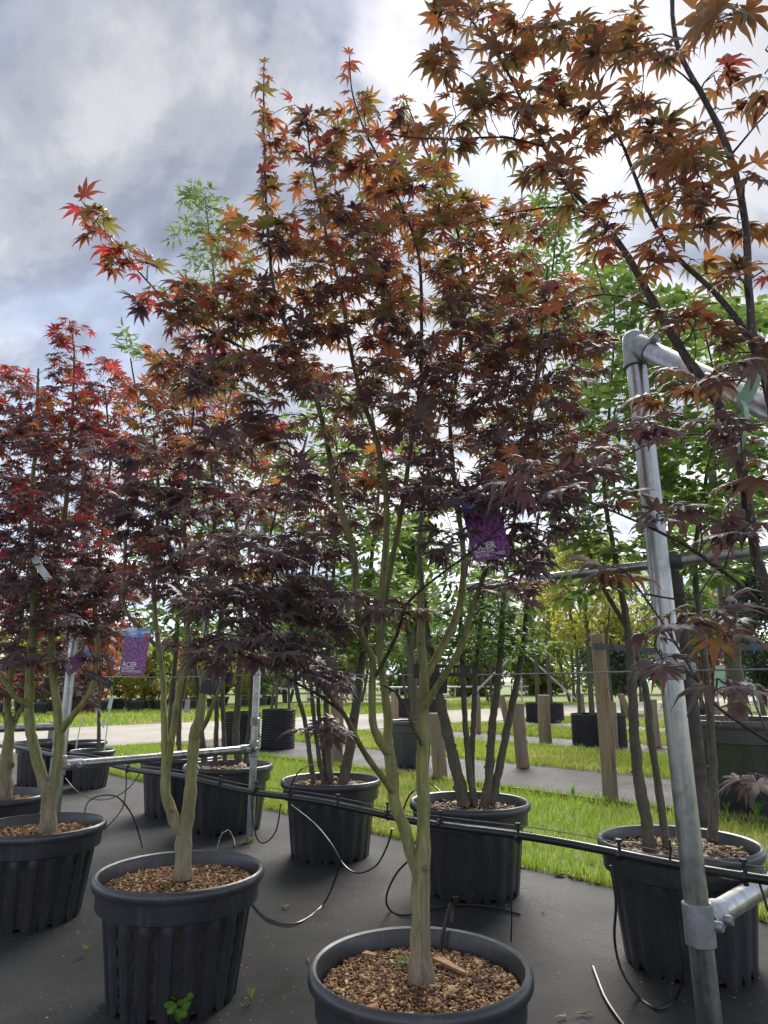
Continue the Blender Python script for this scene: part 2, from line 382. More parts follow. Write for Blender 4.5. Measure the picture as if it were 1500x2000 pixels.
# grass blades: short mown turf, longer along the edges
def grass(name, a0, a1, b0, b1, n, hmin, hmax, w_, edge=0.0):
    a = rng.uniform(a0, a1, n); bb = rng.uniform(b0, b1, n)
    if edge: 
        k = int(n * edge); bb[:k] = np.where(rng.random(k) < 0.5, b0 + np.abs(rng.normal(0, 0.05, k)), b1 - np.abs(rng.normal(0, 0.05, k)))
    x = a * U[0] + bb * NN[0]; y = a * U[1] + bb * NN[1]
    d = y * math.cos(P) - H * math.sin(P); px = 750 + F * x / np.maximum(d, 0.1)
    keep = (d > 0.5) & (px > -120) & (px < 1620)
    a, bb, x, y = a[keep], bb[keep], x[keep], y[keep]; n = len(x)
    h = rng.uniform(hmin, hmax, n); 
    if edge: h *= 1 + 0.9 * np.exp(-np.minimum(bb - b0, b1 - bb) / 0.05) * rng.random(n)
    th = rng.uniform(0, 2 * math.pi, n); le = rng.uniform(0.1, 0.75, n) * h; al = rng.uniform(0, 2 * math.pi, n)
    wx, wy = np.cos(th) * w_ / 2, np.sin(th) * w_ / 2; lx, ly = np.cos(al) * le, np.sin(al) * le
    z0 = np.full(n, -0.014)
    V = np.stack([np.stack([x - wx, y - wy, z0], 1), np.stack([x + wx, y + wy, z0], 1),
                  np.stack([x + wx * .8 + lx * .35, y + wy * .8 + ly * .35, h * .55], 1), np.stack([x - wx * .8 + lx * .35, y - wy * .8 + ly * .35, h * .55], 1),
                  np.stack([x + lx, y + ly, h], 1)], 1).reshape(-1, 3)
    i = np.arange(n)[:, None] * 5
    T = np.concatenate([i + [0, 1, 2], i + [0, 2, 3], i + [3, 2, 4]], 1).reshape(-1, 3)
    pat = np.sin(a * 1.9 + 1.3 * np.sin(bb * 2.3)) * 0.5 + np.sin(bb * 5.1 + a * 3.3) * 0.3 + rng.normal(0, 0.45, n)
    dry = np.clip(pat - 0.12, 0, 1)[:, None]
    g1 = np.array([0.185, 0.285, 0.045]); g2 = np.array([0.36, 0.33, 0.14])
    c = (g1 * (1 - dry) + g2 * dry) * rng.uniform(0.75, 1.25, (n, 1)); tr = c * np.array([2.0, 1.8, 1.4])
    me = npmesh(name, V, T, {'Col': np.repeat(c, 5, 0), 'Tra': np.repeat(tr, 5, 0)})
    o = obj(name, me, 'grass_blade', None, 'stuff'); return o
for gi, (args, lab) in enumerate([((-1.5, 9.6, 2.985, 4.98, 74000, 0.016, 0.05, 0.0045, 0.22), 'mown green grass strip with dry patches behind the back pots'),
                   ((-1.5, 9.6, 6.5, 8.45, 42000, 0.025, 0.06, 0.007, 0.1), 'bright green grass strip between two bands of ground fabric'),
                   ((0, 9.6, 9.8, 11.95, 24000, 0.03, 0.07, 0.010, 0.1), 'grass strip in front of the mesh containers'),
                   ((2, 9.6, 13.35, 15.5, 14000, 0.03, 0.07, 0.014, 0), 'far grass strip near the gravel track'),
                   ((14.1, 20.5, -6, 26, 30000, 0.04, 0.10, 0.02, 0), 'grass verge beyond the gravel track')]):
    tag(grass('grass', *args), lab, 'grass')
# fabric edging kerb along the second band
e_ = MB(); e_.tube([ab(a, 4.94, 0.012) for a in np.linspace(-2, 9.4, 40)], 0.012, 6); o_ = obj('edging_strip', e_.mesh('edging_strip', True), 'edging', None)
tag(recenter(o_), 'thin dark edging strip between grass and second fabric band', 'edging')

# ================================================================== POTS
def add_chips(parent, c, rad, n, size, pal, name='bark_mulch', bumpy=0.006):
    r = rad * np.sqrt(rng.random(n)); th = rng.uniform(0, 2 * math.pi, n)
    x, y = c[0] + r * np.cos(th), c[1] + r * np.sin(th); z = c[2] + rng.uniform(0, bumpy, n) + .010 * (1 - r / rad)
    L = size * np.exp(rng.normal(-.05, .5, n)); W = L * rng.uniform(0.3, 0.75, n); D = L * rng.uniform(0.12, 0.3, n)
    base = np.array([[-1, -1, -1], [1, -.7, -1], [.8, 1, -1], [-.8, .8, -1], [-.9, -.9, 1], [.9, -.6, 1], [.7, .9, 1], [-.7, .7, 1]], float) / 2
    v = base[None] * np.stack([L, W, D], 1)[:, None]
    tx, ty, tz = rng.normal(0, .35, n), rng.normal(0, .35, n), rng.uniform(0, 6.28, n)
    def rot(v, a, i, j):
        ca, sa = np.cos(a)[:, None], np.sin(a)[:, None]; vi, vj = v[:, :, i].copy(), v[:, :, j].copy()
        v[:, :, i] = vi * ca - vj * sa; v[:, :, j] = vi * sa + vj * ca
    rot(v, tx, 1, 2); rot(v, ty, 0, 2); rot(v, tz, 0, 1)
    v += np.stack([x, y, z], 1)[:, None]
    q = np.array([[3, 2, 1], [3, 1, 0], [4, 5, 6], [4, 6, 7], [0, 1, 5], [0, 5, 4], [1, 2, 6], [1, 6, 5], [2, 3, 7], [2, 7, 6], [3, 0, 4], [3, 4, 7]])
    T = (q[None] + np.arange(n)[:, None, None] * 8).reshape(-1, 3)
    pal = np.array(pal); cc = pal[rng.integers(0, len(pal), n)] * rng.uniform(0.6, 1.25, (n, 1))
    me = npmesh(name, v.reshape(-1, 3), T, {'Col': np.repeat(cc, 8, 0)})
    return obj(name, me, 'chip', parent, 'stuff')
MULCH = [(0.17, 0.075, 0.045), (0.23, 0.11, 0.06), (0.11, 0.05, 0.033), (0.44, 0.28, 0.13), (0.52, 0.37, 0.19), (0.36, 0.22, 0.10), (0.08, 0.045, 0.03), (0.28, 0.13, 0.075), (0.48, 0.33, 0.15)]
STONES = [(0.24, 0.19, 0.13), (0.30, 0.25, 0.18), (0.18, 0.13, 0.08), (0.36, 0.30, 0.22), (0.13, 0.08, 0.05), (0.28, 0.17, 0.09)]
def pot_body(R_, h, nr, amp, taper, slots, lip, band):
    """fluted container wall; slots are real gaps in the wall, feet are notched"""
    mb = MB(); per = 8; n = nr * per
    rows = [h - lip - band - 0.004] + list(np.linspace(h - lip - band - 0.012, 0.03, 22)) + [0.0]
    prof = [0, .75, 1, 1, .75, .1, 0, 0]; fa = [0, .08, .20, .40, .54, .62, .70, .90]
    V = []
    for ri, z in enumerate(rows):
        u = 1 - z / h
        rr = (R_ - 0.022) * (1 - (1 - taper) * u)
        for k in range(n):
            q = prof[k % per]; a = 2 * math.pi * (k // per + fa[k % per]) / nr
            fl = 0 if ri == 0 else min(1.0, (rows[1] - z) / 0.02 + 0.25)
            zz_ = z + (0.022 if (ri == len(rows) - 1 and q < 0.5 and (k // per) % 2 == 0) else 0)
            r2 = rr - 0.006 + amp * (q - 0.5) * fl
            V.append((r2 * math.cos(a), r2 * math.sin(a), zz_))
    fs = []
    for ri in range(len(rows) - 1):
        for k in range(n):
            if slots and 2 <= ri <= 20 and (k % per) in (6,) and ((ri - 2) % 5) < 3 and ri < 21: continue
            k2 = (k + 1) % n; fs.append((ri * n + k, (ri + 1) * n + k, (ri + 1) * n + k2, ri * n + k2))
    mb.add(V, fs); return mb
POTCACHE = {}
def pot(loc, R_, h, style, label, group=None, chips=0, chip=0.012, pal=MULCH, rotz=0.0, sink=0.045, m='plastic'):
    o = thing('plant_pot', loc, label, 'plant pot', group); lx, ly, lz = loc
    key = (round(R_, 3), round(h, 3), style)
    if key not in POTCACHE:
        lip, band = 0.030 * h / .33, 0.052 * h / .33
        b1 = pot_body(R_, h, 20, 0.010 if style == 'slot' else 0.005, 0.80 if style != 'smooth' else 0.84, style == 'slot', lip, band).mesh('body', True)
        rim = MB().lathe([(R_ - .022, h - lip - band - .003), (R_ - .016, h - lip - band), (R_ - .013, h - lip - .002), (R_ - .003, h - lip), (R_, h - lip + .006), (R_ - .0005, h - .010), (R_ - .004, h - .003), (R_ - .010, h), (R_ - .016, h - .003), (R_ - .020, h - .012), (R_ - .026, h - sink - .03)], 72).mesh('rim', True)
        sr = R_ - .0265
        tp_ = .80 if style != 'smooth' else .84; so_ = [((R_ - .022) * (1 - (1 - tp_) * (1 - z_ / h)) - .0145, z_) for z_ in (.01, h * .35, h - sink - .045)] + [(sr - .001, h - sink - .02), (sr - .001, h - sink - .004)]
        so_ += [(sr * k, h - sink + .010 * (1 - k) + random.uniform(-.0015, .0015)) for k in (0.97, .85, .7, .55, .4, .25, .1, 0.001)]
        soil = MB().lathe(so_, 40).mesh('soil', True)
        POTCACHE[key] = (b1, rim, soil)
    b1, rim, soil = POTCACHE[key]
    for nm, me, mt in (('body', b1, m), ('rim', rim, m), ('soil', soil, 'soil')):
        if not me.materials: me.materials.append(MATS[mt])
        c = bpy.data.objects.new(nm, me); COL.objects.link(c); c.parent = o; c.rotation_euler = (0, 0, rotz)
    if chips: add_chips(o, (lx, ly, lz + h - sink + .002), (R_ - .03), chips, chip, pal)
    return o
def drip_stake(pts, r, label, group='drip stakes'): pass
PA = dict(R_=0.245, h=0.33)
P1 = atz(820, 1881, 0.315); P1.z = 0
P2 = atz(353, 1697, 0.33); P2.z = 0
P3 = atz(78, 1608, 0.33); P3.z = 0
P4 = atz(-10, 1551, 0.33); P4.z = 0
pot(P1, 0.226, 0.315, 'slot', 'black slotted pot with the tallest maple, reddish bark mulch and an orange wood offcut', 'maple pots', 11000, 0.0056, rotz=.2)
pot(P2, 0.245, 0.33, 'slot', 'black slotted pot with a clover weed sprouting from its side', 'maple pots', 8000, 0.0064, rotz=.05)
pot(P3, 0.245, 0.33, 'slot', 'black slotted pot holding the dense red maple beside the steel post', 'maple pots', 5000, 0.0075, rotz=.3)
pot(P4, 0.245, 0.33, 'slot', 'black pot half hidden behind the dense red maple pot', 'maple pots', 900, 0.012, rotz=.1)
P5 = atz(446, 1492, 0.37); P5.z = 0
P6 = atz(647, 1520, 0.37); P6.z = 0
P7 = atz(917, 1562, 0.36); P7.z = 0
P8 = atz(1324, 1640, 0.36); P8.z = 0
P5b = P5 + Vector((-0.44, 0.50, 0))
pot(P5, 0.275, 0.37, 'smooth', 'black pot of the loose light green tree behind the braced steel post', 'pots of the back row', 500, 0.016, STONES, .1)
pot(P5b, 0.275, 0.37, 'smooth', 'black pot tucked behind the pot at the braced steel post', 'pots of the back row', 200, 0.018, STONES, .3)
pot(P6, 0.265, 0.37, 'smooth', 'black pot with five slim stems and one thick leaning stem', 'pots of the back row', 700, 0.015, STONES, .2)
pot(P7, 0.265, 0.36, 'smooth', 'black pot with a fan of dark evergreen stems', 'pots of the back row', 900, 0.013, STONES, .4)
pot(P8, 0.258, 0.36, 'smooth', 'black pot of the green tree beside the tall galvanised post', 'pots of the back row', 1100, 0.014, STONES, .15)
P9 = atz(1470, 1590, 0.0); P9 = P9 + (P9.normalized() * 0.40)
pot(P9, 0.50, 0.60, 'smooth', 'big wide black tub with the blue-tied tree on second fabric band', None, 300, 0.03, STONES, .2, sink=.08)
P10 = atz(166, 1545, 0.0) + Vector((-.05, .2, 0))
pot(P10, 0.185, 0.30, 'smooth', 'small black pot with a thin staked stem under the steel rail', 'small pots by the rail', 100, 0.02, STONES)
P10b = atz(104, 1545, 0.0) + Vector((-.1, .7, 0))
pot(P10b, 0.22, 0.33, 'smooth', 'black pot with a stake, half hidden behind the rail post', 'small pots by the rail', 100, 0.02, STONES)
P10c = atz(50, 1545, 0.0) + Vector((-.1, .4, 0))
pot(P10c, 0.22, 0.36, 'smooth', 'black pot crossed by dripper tubes behind the rail post', 'small pots by the rail', 100, 0.02, STONES)
P11 = atz(806, 1500, 0.0) + Vector((0, .2, 0))
pot(P11, 0.245, 0.46, 'smooth', 'dark grey pot with a single ringed trunk on second fabric band', None, 200, 0.02, STONES, m='plastic_grey')
# air-pruning containers: sheet wall of cones
def airpot(loc, R_, h, label):
    nu = max(24, int(2 * math.pi * R_ / 0.032)); nv = max(4, int(h / 0.032)); V = []; f = []
    for j in range(2 * nv + 1):
        for k in range(2 * nu):
            a = math.pi * k / nu; z = h * j / (2 * nv)
            r = R_ + (0.013 if (j % 2 == 1 and (k + (j // 2) % 2) % 2 == 0) else -0.003)
            V.append((r * math.cos(a), r * math.sin(a), z))
    n2 = 2 * nu
    for j in range(2 * nv):
        for k in range(n2):
            k2 = (k + 1) % n2; f.append((j * n2 + k, j * n2 + k2, (j + 1) * n2 + k2, (j + 1) * n2 + k))
    o = thing('mesh_container', loc, label, 'plant container', 'mesh air-pruning containers')
    for nm, mb, mt in (('wall', MB().add(V, f), 'airpot'), ('soil', MB().lathe([(R_ - .006, h - .05), (R_ - .05, h - .03), (.001, h - .02)], 24), 'soil')):
        me = mb.mesh(nm, nm == 'soil'); me.materials.append(MATS[mt]); c = bpy.data.objects.new(nm, me); COL.objects.link(c); c.parent = o
    return o
AP = []
for (px, py, wpx, h, lab) in [(1172, 1459, 106, 0.42, 'black dimpled container between two low timber posts'), (1065, 1411, 74, 0.40, 'black dimpled container behind the strapped timber post'),
                              (470, 1462, 72, 0.46, 'black dimpled container behind the stems of the loose light tree'), (542, 1464, 66, 0.50, 'tall black dimpled container beside the braced steel post'),
                              (1362, 1432, 70, 0.42, 'black dimpled container behind the big wide tub'), (822, 1402, 105, 0.42, 'black dimpled container behind the dark grey pot')]:
    g0 = atz(px, py, 0); d0 = depth(g0); rr = wpx / 2 * d0 / F
    c0 = g0 + Vector((g0.x, g0.y, 0)).normalized() * rr; AP.append(c0); airpot(c0, rr, h, lab)

# ================================================================== STEEL FRAME
def pipe(p, q, r, n=20):
    return MB().tube([Vector(p), Vector(q)], r, n)
def pobj(name, mb, m, parent, smooth=True):
    me = mb.mesh(name, smooth); return obj(name, me, m, parent)
def clamp(parent, c, r, arm, z0, z1, armlen=0.075):
    """tee fitting: sleeve on the post, short socket along arm, set screws"""
    rr = r * 1.24
    fit = pobj('clamp', MB().lathe([(rr - .004, z0), (rr, z0 + .004), (rr, z1 - .004), (rr - .004, z1), (r + .0006, z1 - .001), (r + .0006, z0 + .001)], 28, (c[0], c[1], 0), True), 'cast_steel', parent)
    a = Vector(arm).normalized(); zc = (z0 + z1) / 2; C0 = Vector((c[0], c[1], zc)) + a * r * .9
    pobj('socket', MB().tube([C0, C0 + a * armlen * .92, C0 + a * armlen, C0 + a * armlen], [rr * .96, rr * .96, rr * .92, r * 1.003], 24, False), 'cast_steel', fit)
    side = a.cross(Vector((0, 0, 1))).normalized()
    if side.y > 0: side = -side
    for off in (a * armlen * .62, a * (-r * .2)):
        s0 = C0 + off + side * rr * .8 + Vector((0, 0, -.002)); 
        pobj('set_screw', MB().tube([s0, s0 + side * .018, s0 + side * .022, s0 + side * .022, s0 + side * .016], [.013, .013, .010, .006, .005], 14), 'cast_steel', fit)
    return fit
rp = 0.0298
MP = atz(1392, 2050, 0)
fr = thing('pipe_scaffold', MP, 'tall galvanised steel post with elbow top and clamped side rails', 'pipe frame')
topz = 1.885
post = pobj('post', pipe((MP.x, MP.y, 0), (MP.x - .025, MP.y, topz), rp, 32), 'galvanised', fr)
armr = Vector((NN[0], NN[1], 0))
cz = 0.279
clamp(fr, (MP.x - .003, MP.y), rp, armr, cz - .055, cz + .045, .095)
c1_ = Vector((MP.x, MP.y, cz - .005))
pobj('side_rail', pipe(c1_ + armr * .06, c1_ + armr * 2.2, rp, 28), 'galvanised', fr)
far_ = c1_ + armr * 2.2
pobj('rear_post', pipe((far_.x, far_.y, 0), (far_.x, far_.y, 1.4), rp, 16), 'galvanised', fr)
# elbow at the top and the sloping rail that comes down to the right
T0 = Vector((MP.x - .025, MP.y, topz)); T1 = aty(1520, 808, 1.45)
dr = (T1 - T0).normalized()
el = pobj('elbow', MB().tube([T0 + Vector((0, 0, -.075)), T0 + Vector((0, 0, -.072)), T0, T0 + Vector((0, 0, .022)), T0 + Vector((0, 0, .036)), T0 + Vector((0, 0, .043))], [rp * 1.12, rp * 1.17, rp * 1.17, rp * 1.1, rp * .75, rp * .2], 28), 'cast_steel', fr)
pobj('socket', MB().tube([T0, T0 + dr * .10, T0 + dr * .105, T0 + dr * .105], [rp * 1.13, rp * 1.13, rp * 1.08, rp], 24), 'cast_steel', el)
pobj('lip', MB().tube([T0 + Vector((0, 0, -.080)), T0 + Vector((0, 0, -.066))], [rp * 1.25, rp * 1.25], 28), 'cast_steel', el)
pobj('sloping_rail', pipe(T0 + dr * .05, T0 + dr * 1.6, rp, 28), 'galvanised', fr)
for s0, sd in ((T0 + Vector((.03, -.033, -.05)), Vector((.75, -.65, 0))), (T0 + dr * .085 + Vector((0, -.03, .014)), Vector((.3, -.9, .2)))):
    sd.normalize(); pobj('set_screw', MB().tube([s0, s0 + sd * .018, s0 + sd * .022, s0 + sd * .022, s0 + sd * .016], [.013, .013, .010, .006, .005], 14), 'cast_steel', el)
# collar that carries the cable
zc = 0.905
cp = Vector((MP.x - .012, MP.y, 0))
co_ = pobj('collar', MB().lathe([(rp * 1.2, zc - .032), (rp * 1.25, zc - .028), (rp * 1.25, zc + .034), (rp * 1.2, zc + .038), (rp + .0006, zc + .037), (rp + .0006, zc - .031)], 26, (cp.x, cp.y, 0), True), 'cast_steel', fr)
for sd in (Vector((.62, -.78, 0)), Vector((-.8, -.5, 0))):
    s0 = Vector((cp.x, cp.y, zc)) + sd * rp * 1.1; pobj('set_screw', MB().tube([s0, s0 + sd * .03, s0 + sd * .036, s0 + sd * .036, s0 + sd * .026], [.016, .016, .012, .008, .006], 14), 'cast_steel', co_)
# braced pair further along the row
q2 = atz(488, 1645, 0); q3 = Vector((-1.484, 3.31, 0)); rq = 0.0215
fr2 = thing('pipe_scaffold', q2, 'galvanised post pair joined by a knee-high rail between the pots', 'pipe frame')
pobj('post', pipe((q2.x, q2.y, 0), (q2.x, q2.y, 1.9), rq, 20), 'galvanised', fr2)
pobj('post', pipe((q3.x, q3.y, 0), (q3.x, q3.y, 1.9), rq, 20), 'galvanised', fr2)
zr = 0.494; dq = (q2 - q3).normalized()
pobj('rail', pipe(q3 + dq * .05 + Vector((0, 0, zr)), q2 - dq * .05 + Vector((0, 0, zr)), rq, 20), 'galvanised', fr2)
clamp(fr2, (q2.x, q2.y), rq, -dq, zr - .045, zr + .045, .08); clamp(fr2, (q3.x, q3.y), rq, dq, zr - .045, zr + .045, .08)
pobj('collar', MB().lathe([(rq * 1.25, .62), (rq * 1.28, .625), (rq * 1.28, .66), (rq + .0006, .665), (rq + .0006, .62)], 20, (q2.x, q2.y, 0), True), 'cast_steel', fr2)
# third frame at the left
L1 = atz(-10, 1560, 0) + Vector((-.5, 1.2, 0)); La = aty(112, 1419, 6.2); Lb = aty(-60, 1425, 5.9)
fr3 = thing('pipe_scaffold', (La.x, La.y, 0), 'far galvanised rail on posts behind the dense red maple', 'pipe frame')
pobj('rail', pipe(Lb, La, .032, 16), 'galvanised', fr3)
pobj('post', pipe((La.x, La.y, 0), (La.x, La.y, 1.6), .03, 16), 'galvanised', fr3)
pobj('post', pipe((Lb.x, Lb.y, 0), (Lb.x, Lb.y, 1.6), .03, 16), 'galvanised', fr3)
# high rail just behind the tall post
hb = 2.2; h0 = ab(-1.2, hb, 1.244); h1 = ab(1.75, hb, 1.244)
fr4 = thing('pipe_scaffold', ab(-1.0, hb), 'high horizontal galvanised rail passing behind the tall steel post', 'pipe frame')
pobj('rail', pipe(h0, h1, .0165, 16), 'galvanised', fr4)
pobj('post', pipe(ab(-1.15, hb), ab(-1.15, hb, 1.30), .03, 14), 'galvanised', fr4)
kc = atb(1316, 1098, hb); e_u = Vector((U[0], U[1], 0))
pobj('clamp', MB().tube([kc - e_u * .03, kc + e_u * .03], .024, 14), 'grey_strap', fr4)
kp = atb(1322, 1100, 3.11)
tag(recenter(obj('dark_stake', MB().tube([Vector((kp.x, kp.y, 0)), Vector((kp.x, kp.y, .5)), Vector((kp.x - .004, kp.y, 1.0)), Vector((kp.x - .012, kp.y, 1.43))], [.034, .032, .031, .028], 14).mesh('dark_stake', True), 'grey_bark')), 'dark rough stake standing behind the pot by the tall post', 'stake')
# steel cable
cb = 1.915 - rp
cab = MB(); cpts = [ab(a, cb - .002, 0.894 + .004 * math.sin(a * 3)) for a in np.linspace(-1.2, 5.5, 60)]
cab.tube(cpts, .0028, 6); tag(recenter(obj('steel_cable', cab.mesh('steel_cable', True), 'steel_wire')), 'thin twisted steel cable stretched at eye height along the row', 'cable')
# ------------------------------------------------------------------ irrigation line
A0, A1 = Vector((-2.0, 4.75, .395)) , Vector((1.75, 2.05, .375))
def on_line(px): # place on the pipe below photo column px
    lo, hi = -.3, 1.6
    for _ in range(50):
        mid = (lo + hi) / 2; p_ = Q0.lerp(Q1, mid); d_ = depth(p_); x_ = 750 + F * p_.x / d_
        if x_ < px: lo = mid
        else: hi = mid
    return Q0.lerp(Q1, lo)
Q0 = atz(215, 1493, .39); Q1 = atz(1480, 1712, .375)
dl = (Q1 - Q0); lp = []
for i in range(90):
    u = -0.9 + 2.2 * i / 89; lp.append(Q0 + dl * u + Vector((0, 0, -.006 * math.sin(u * 21) - .01 * math.sin(max(0, min(1, u)) * math.pi))))
ir = thing('irrigation_line', Q0, 'black irrigation pipe slung under a wire across the whole row', 'irrigation pipe')
pobj('main_pipe', MB().tube(lp, .0125, 12), 'tube_plastic', ir)
side = Vector((dl.y, -dl.x, 0)).normalized()
pobj('second_pipe', MB().tube([p + Vector((0, 0, .004)) + side * -.020 for p in lp[:70]], .008, 8), 'tube_plastic', ir)
pobj('support_wire', MB().tube([p + Vector((0, 0, .030)) for p in lp], .0017, 5), 'steel_wire', ir)
for px in (250, 330, 430, 500, 568, 660, 757, 860, 1012, 1210, 1455, 1600):
    p_ = on_line(px) + Vector((0, 0, -.006)); e = dl.normalized()
    ck = MB(); ck.tube([p_ - e * .006, p_ + e * .006], .0155, 12); ck.box(p_ + Vector((0, 0, .022)), (.008, .008, .030)); ck.box(p_ + Vector((0, 0, .039)), (.016, .012, .008)); ck.box(p_ + Vector((0, 0, -.018)), (.010, .010, .008))
    pobj('clip', ck, 'tube_plastic', ir, False)
def tube_thing(pts, r, label, m='tube_plastic'):
    cc = [p for p, _ in catmull(pts, .02)]
    return tag(recenter(obj('dripper_tube', MB().tube(cc, r, 6).mesh('dripper_tube', True), m)), label, 'tube', 'thin dripper tubes')
def ground(px, py): return atz(px, py, .006)
BL = 1.92
def lp_(px, py, off=0): # on the upright plane of the irrigation line
    nx, ny = side.x, side.y; r = ray(px, py); t = (Q0.x * nx + Q0.y * ny + off) / (r[0] * nx + r[1] * ny); p_ = Vector((r[0] * t, r[1] * t, H + r[2] * t))
    p_.z = max(p_.z, .006); return p_
tube_thing([lp_(568, 1572), lp_(615, 1610), lp_(648, 1650), lp_(672, 1690), lp_(700, 1705), lp_(735, 1690), lp_(757, 1650), lp_(766, 1618)], .0036, 'dripper tube hanging in a loop in front of the five-stem pot')
tube_thing([lp_(668, 1585), lp_(668, 1640), lp_(660, 1700), ground(632, 1765), ground(580, 1803), ground(530, 1797), ground(503, 1775), ground(480, 1745)], .0038, 'dripper tube curling over the fabric to the weedy slotted pot')
tube_thing([lp_(822, 1628), lp_(812, 1665), lp_(775, 1705), lp_(755, 1750), ground(762, 1778), ground(790, 1788), ground(830, 1778), ground(900, 1768), ground(960, 1772), ground(1016, 1786)], .0040, 'dripper tube lying on the fabric behind the tallest maple pot')
tube_thing([lp_(984, 1655), lp_(992, 1720), lp_(999, 1780), lp_(998, 1840)], .0026, 'short dripper tube hanging straight beside the tallest maple pot')
tube_thing([lp_(1192, 1690), lp_(1203, 1760), lp_(1200, 1830), lp_(1212, 1890), ground(1245, 1945), ground(1285, 1970), ground(1318, 1952), lp_(1334, 1900), lp_(1328, 1820), lp_(1312, 1750), lp_(1306, 1690)], .0040, 'dripper tube drooping in a big loop before the pot by the tall post')
tube_thing([ground(1158, 1888), ground(1168, 1915), ground(1185, 1955), ground(1222, 2008), ground(1260, 2050)], .0045, 'cut black tube end lying on the fabric by the tall post')
def pz(px, py, z): return atz(px, py, z)
zs = P1.z + .27
tube_thing([pz(858, 1875, .268), pz(861, 1850, .285), pz(869, 1805, .33), pz(880, 1768, .365), pz(884, 1775, .355), pz(882, 1800, .33)], .0042, 'black dripper stake stuck in the tallest maple pot')
tube_thing([pz(424, 1680, .29), pz(426, 1650, .32), pz(434, 1628, .345), pz(446, 1622, .35), pz(456, 1640, .33), pz(458, 1655, .31)], .0036, 'arched black dripper in the weedy slotted pot')
tube_thing([pz(165, 1588, .29), pz(172, 1567, .32), pz(195, 1554, .34), pz(228, 1556, .32), pz(254, 1585, .22), pz(268, 1618, .10), pz(278, 1655, .01)], .0038, 'arching dripper tube beside the dense red maple pot')
tube_thing([lp_(246, 1502), lp_(246, 1540), lp_(238, 1580), ground(205, 1620)], .0034, 'dripper tube dropping from the line below the knee-high rail')
tube_thing([lp_(275, 1508), lp_(250, 1540), lp_(215, 1560), lp_(180, 1560), lp_(150, 1545), lp_(128, 1520)], .0030, 'slack dripper tube below the knee-high rail')
tube_thing([lp_(490, 1545), lp_(494, 1600), lp_(503, 1640), lp_(520, 1645), lp_(540, 1620), lp_(548, 1570)], .0032, 'dripper tube looped in front of the braced steel post')
tube_thing([lp_(560, 1560), lp_(575, 1520), lp_(596, 1498), pz(620, 1495, .39), pz(634, 1510, .34)], .0032, 'dripper tube arching into the five-stem pot')
tube_thing([lp_(782, 1600), lp_(796, 1560), lp_(814, 1540), pz(836, 1529, .39), pz(856, 1542, .35), pz(870, 1560, .32)], .0032, 'dripper tube arching into the fan-stem pot')
tube_thing([lp_(1308, 1640), lp_(1310, 1665), lp_(1304, 1700)], .0032, 'short dripper tube over the rim by the tall post')
tube_thing([lp_(1480, 1715), lp_(1490, 1745), lp_(1500, 1780)], .0032, 'dripper tube under the side rail of the tall post')

# crumbs of bark spilled on the fabric round the pots
def crumbs():
    cs = []
    for (pp, n) in ((P1, 160), (P2, 220), (P3, 120), (P7, 160), (P8, 220), (P6, 80)):
        a = rng.uniform(0, 6.28, n); r = .19 + np.abs(rng.normal(0, .12, n)); cs.append(np.stack([pp.x + r * np.cos(a), pp.y + r * np.sin(a)], 1))
    cs.append(np.stack([rng.uniform(-1.6, 1.5, 420), rng.uniform(1.2, 5.2, 420)], 1)); c = np.concatenate(cs); c = c[(c[:, 0] * NN[0] + c[:, 1] * NN[1]) < 3.0]; n = len(c)
    L = rng.uniform(.002, .008, n); th = rng.uniform(0, 6.28, n); base = np.array([[-.5, -.3, 0], [.5, -.25, 0], [.4, .3, 0], [-.4, .25, 0], [0, 0, .35]])
    v = base[None] * L[:, None, None]; ca, sa = np.cos(th)[:, None], np.sin(th)[:, None]; x = v[:, :, 0] * ca - v[:, :, 1] * sa; y = v[:, :, 0] * sa + v[:, :, 1] * ca
    V = np.stack([x + c[:, :1], y + c[:, 1:], v[:, :, 2] + .001], 2).reshape(-1, 3); q = np.array([[0, 1, 4], [1, 2, 4], [2, 3, 4], [3, 0, 4]]); T = (q[None] + np.arange(n)[:, None, None] * 5).reshape(-1, 3)
    cc = np.array(MULCH + STONES)[rng.integers(0, len(MULCH) + len(STONES), n)]
    o = obj('spilled_bark', npmesh('spilled_bark', V, T, {'Col': np.repeat(cc, 5, 0)}), 'chip', None, 'stuff'); tag(o, 'crumbs of bark and grit scattered on the black fabric', 'litter')
crumbs()

